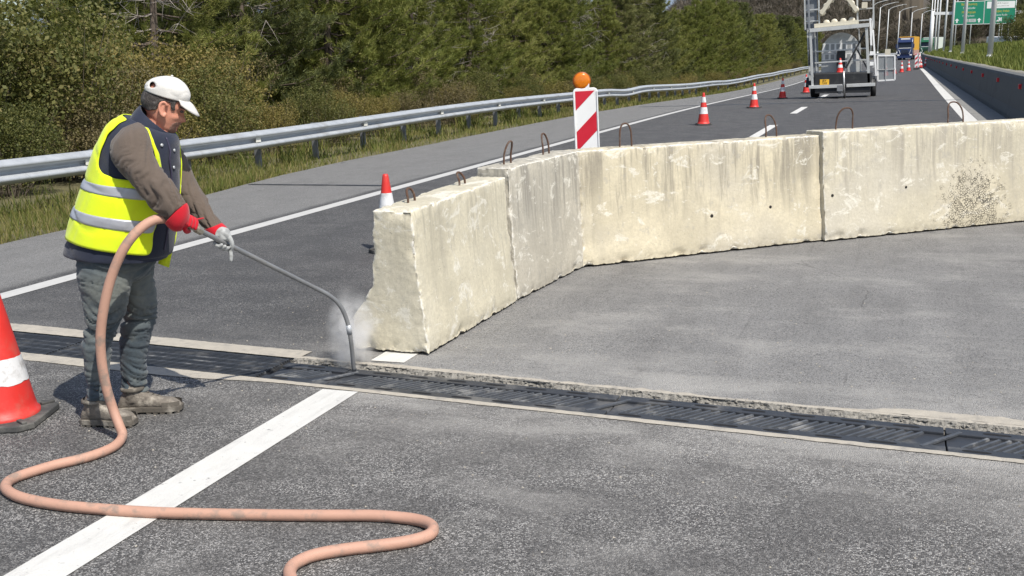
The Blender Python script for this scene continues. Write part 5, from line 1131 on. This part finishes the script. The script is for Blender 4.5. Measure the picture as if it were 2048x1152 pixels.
# ---- overhead sign gantry
M_SGRN = mat('sign_green', (.012, .235, .135), .45, var=.06, scale=1, bmp=0); M_SWHT = mat('sign_white', (.8, .82, .8), .45, var=.04, bmp=0); M_SYEL = mat('sign_yellow', (.75, .55, .02), .45, bmp=0)
GY = 150.0; gb = AY(1866, 27, GY); ge = AY(2100, 23, GY)
GA = thing('sign_gantry', 'grey steel gantry beam carrying the green direction signs', 'gantry', (gb.x, GY, tz(gb.x, GY)))
mb = MB(); mb.bar(gb, ge, .42, .34); mb.build('beam', M_POLE, GA)
for q in (gb, ge): mb = MB(); mb.tube([(q.x-.2, GY, tz(q.x, GY)-.2), (q.x, GY, q.z+.3)], .22, 12); mb.build('leg', M_POLE, GA, True)
def sign(label, cr, rows):
    a = AY(cr[0], cr[1], GY-.5); b = AY(cr[2], cr[3], GY-.5); c = (a+b)/2; w_, h_ = abs(b.x-a.x), abs(a.z-b.z); s = GY/F_PX*1.0
    t = thing('road_sign', label, 'road sign', (c.x, GY-.5, b.z), 'green direction signs on the gantry'); t.rotation_euler = (0, .012, 0)
    def add(n, mb, m, par=None, bev=0): o = obj(n, mb.mesh(n), m, None, bev); o.parent = par or t; return o
    mb = MB(); mb.box((0, 0, h_/2), (w_, .08, h_)); pn = add('panel', mb, M_SWHT)
    mb = MB(); mb.box((0, -.044, h_/2), (w_-.14, .006, h_-.14)); add('green_face', mb, M_SGRN, pn)
    for kind, arg, fx, fz, sz, m in rows:
        X, Z = (fx-.5)*w_, h_*fz
        if kind == 'text': text(arg, sz*h_, m, Vector((X, -.052, Z)), pn, sx=.82)
        elif kind == 'box': mb = MB(); mb.box((X, -.05, Z), (arg[0]*w_, .006, arg[1]*h_)); add('plaque', mb, m, pn)
        elif kind == 'arrow':
            k = sz*h_; M_ = Matrix.Translation((X, -.054, Z)) @ Matrix.Rotation(arg, 4, 'Y'); pg = [(-.18, -.5), (.18, -.5), (.18, .05), (.5, .05), (0, .55), (-.5, .05), (-.18, .05)]
            mb = MB(); mb.prism([M_ @ Vector((x*k, 0, z*k)) for x, z in pg], (0, .006, 0)); add('arrow', mb, m, pn)
    for s in (-.3, .3): mb = MB(); mb.box((s*w_, .25, h_/2), (.15, .42, h_*.9)); add('bracket', mb, M_POLE)
sign('green direction sign with two upward arrows over the median', (1907, 3.5, 1967, 48), [('text', 'Θεσσαλονίκη', .5, .86, .125, M_SYEL), ('text', 'Thessaloniki', .5, .70, .125, M_SWHT), ('text', 'Μακρυχώρι', .5, .525, .125, M_SYEL), ('text', 'Makrychori', .5, .37, .125, M_SWHT), ('box', (.10, .14), .44, .17, 0, M_LGREY), ('box', (.24, .14), .63, .17, 0, M_LGREY), ('text', 'E75', .63, .17, .10, M_SGRN), ('arrow', 0, .14, .17, .18, M_SWHT), ('arrow', 0, .85, .17, .18, M_SWHT)])
sign('green exit sign with white panel and slanted arrow', (1969, 0.5, 2030, 46.5), [('box', (.88, .28), .52, .79, 0, M_SWHT), ('text', 'ΒΙ.ΠΕ. Λάρισας', .58, .85, .075, M_INK), ('text', 'Larissa Industrial Area', .58, .74, .065, M_INK), ('text', 'Τύρναβος Ροδιά', .5, .52, .115, M_SYEL), ('text', 'Tyrnavos Rodia', .5, .37, .115, M_SWHT), ('arrow', .85, .5, .17, .24, M_SWHT)])
# small sign panel on the far rail
q = AY(1775.5, 104, 270); mb = MB(); mb.box((q.x, 270, q.z), (1.2, .05, 1.3)); mb.tube([(q.x, 270.06, q.z-1.6), (q.x, 270.06, q.z)], .05, 8); tag(mb.build('road_sign', M_LAMP), 'small beige sign panel on the far guardrail', 'road sign')
# dark evergreen at the right edge
for x, y, Yd, k in ((2046, 88, 135, 1), (2058, 90, 132, 2)):
    q = AY(x, y, Yd); (fo, st), mm = bprotos[1]
    plant_tree('roadside_tree', 'tree', 'dark round tree beside the green exit sign', 'dark trees by the exit sign', [('foliage', fo, M_FARG), ('stem', st, M_BARK)], (q.x, Yd, tz(q.x, Yd)), k, 2.0)
# parked white vans beyond the signs
def van(label, loc, rz):
    t = thing('van', label, 'van', loc, 'white vans beyond the signs', rz)
    def add(n, mb, m, sm=False, bev=.04): o = obj(n, mb.mesh(n, sm), m, None, bev); o.parent = t; return o
    mb = MB(); pf = [(-2.4, .4), (-2.45, 1.0), (-1.6, 1.25), (-.9, 2.1), (2.4, 2.2), (2.5, .4)]; mb.prism([(-.95, y, z) for y, z in pf], (1.9, 0, 0)); add('body', mb, M_WHITEP, bev=.08)
    mb = MB(); mb.prism([(-.8, -1.62, 1.27), (.8, -1.62, 1.27), (.74, -.97, 2.02), (-.74, -.97, 2.02)], (0, -.02, .02)); add('windscreen', mb, M_GLASS, bev=0)
    for y in (-1.6, 1.6):
        for s in (-1, 1): mb = MB(); mb.lathe([(.1, -.1), (.32, -.1), (.34, 0), (.32, .1), (.1, .1)], 18, (s*.9, y, .34), M=Matrix.Rotation(math.pi/2, 4, 'Y')); add('wheel', mb, M_TYRE, True, 0)
    for s in (-1, 1): mb = MB(); mb.box((s*.7, -2.43, .85), (.3, .06, .2)); add('headlight', mb, M_HEAD, bev=.01)
for x, Yd, rz in ((2004, 175, .5), (2028, 170, .3)):
    q = AY(x, 88, Yd); van('white van parked beyond the median below the exit sign', (q.x, Yd, q.z-1.1), rz)
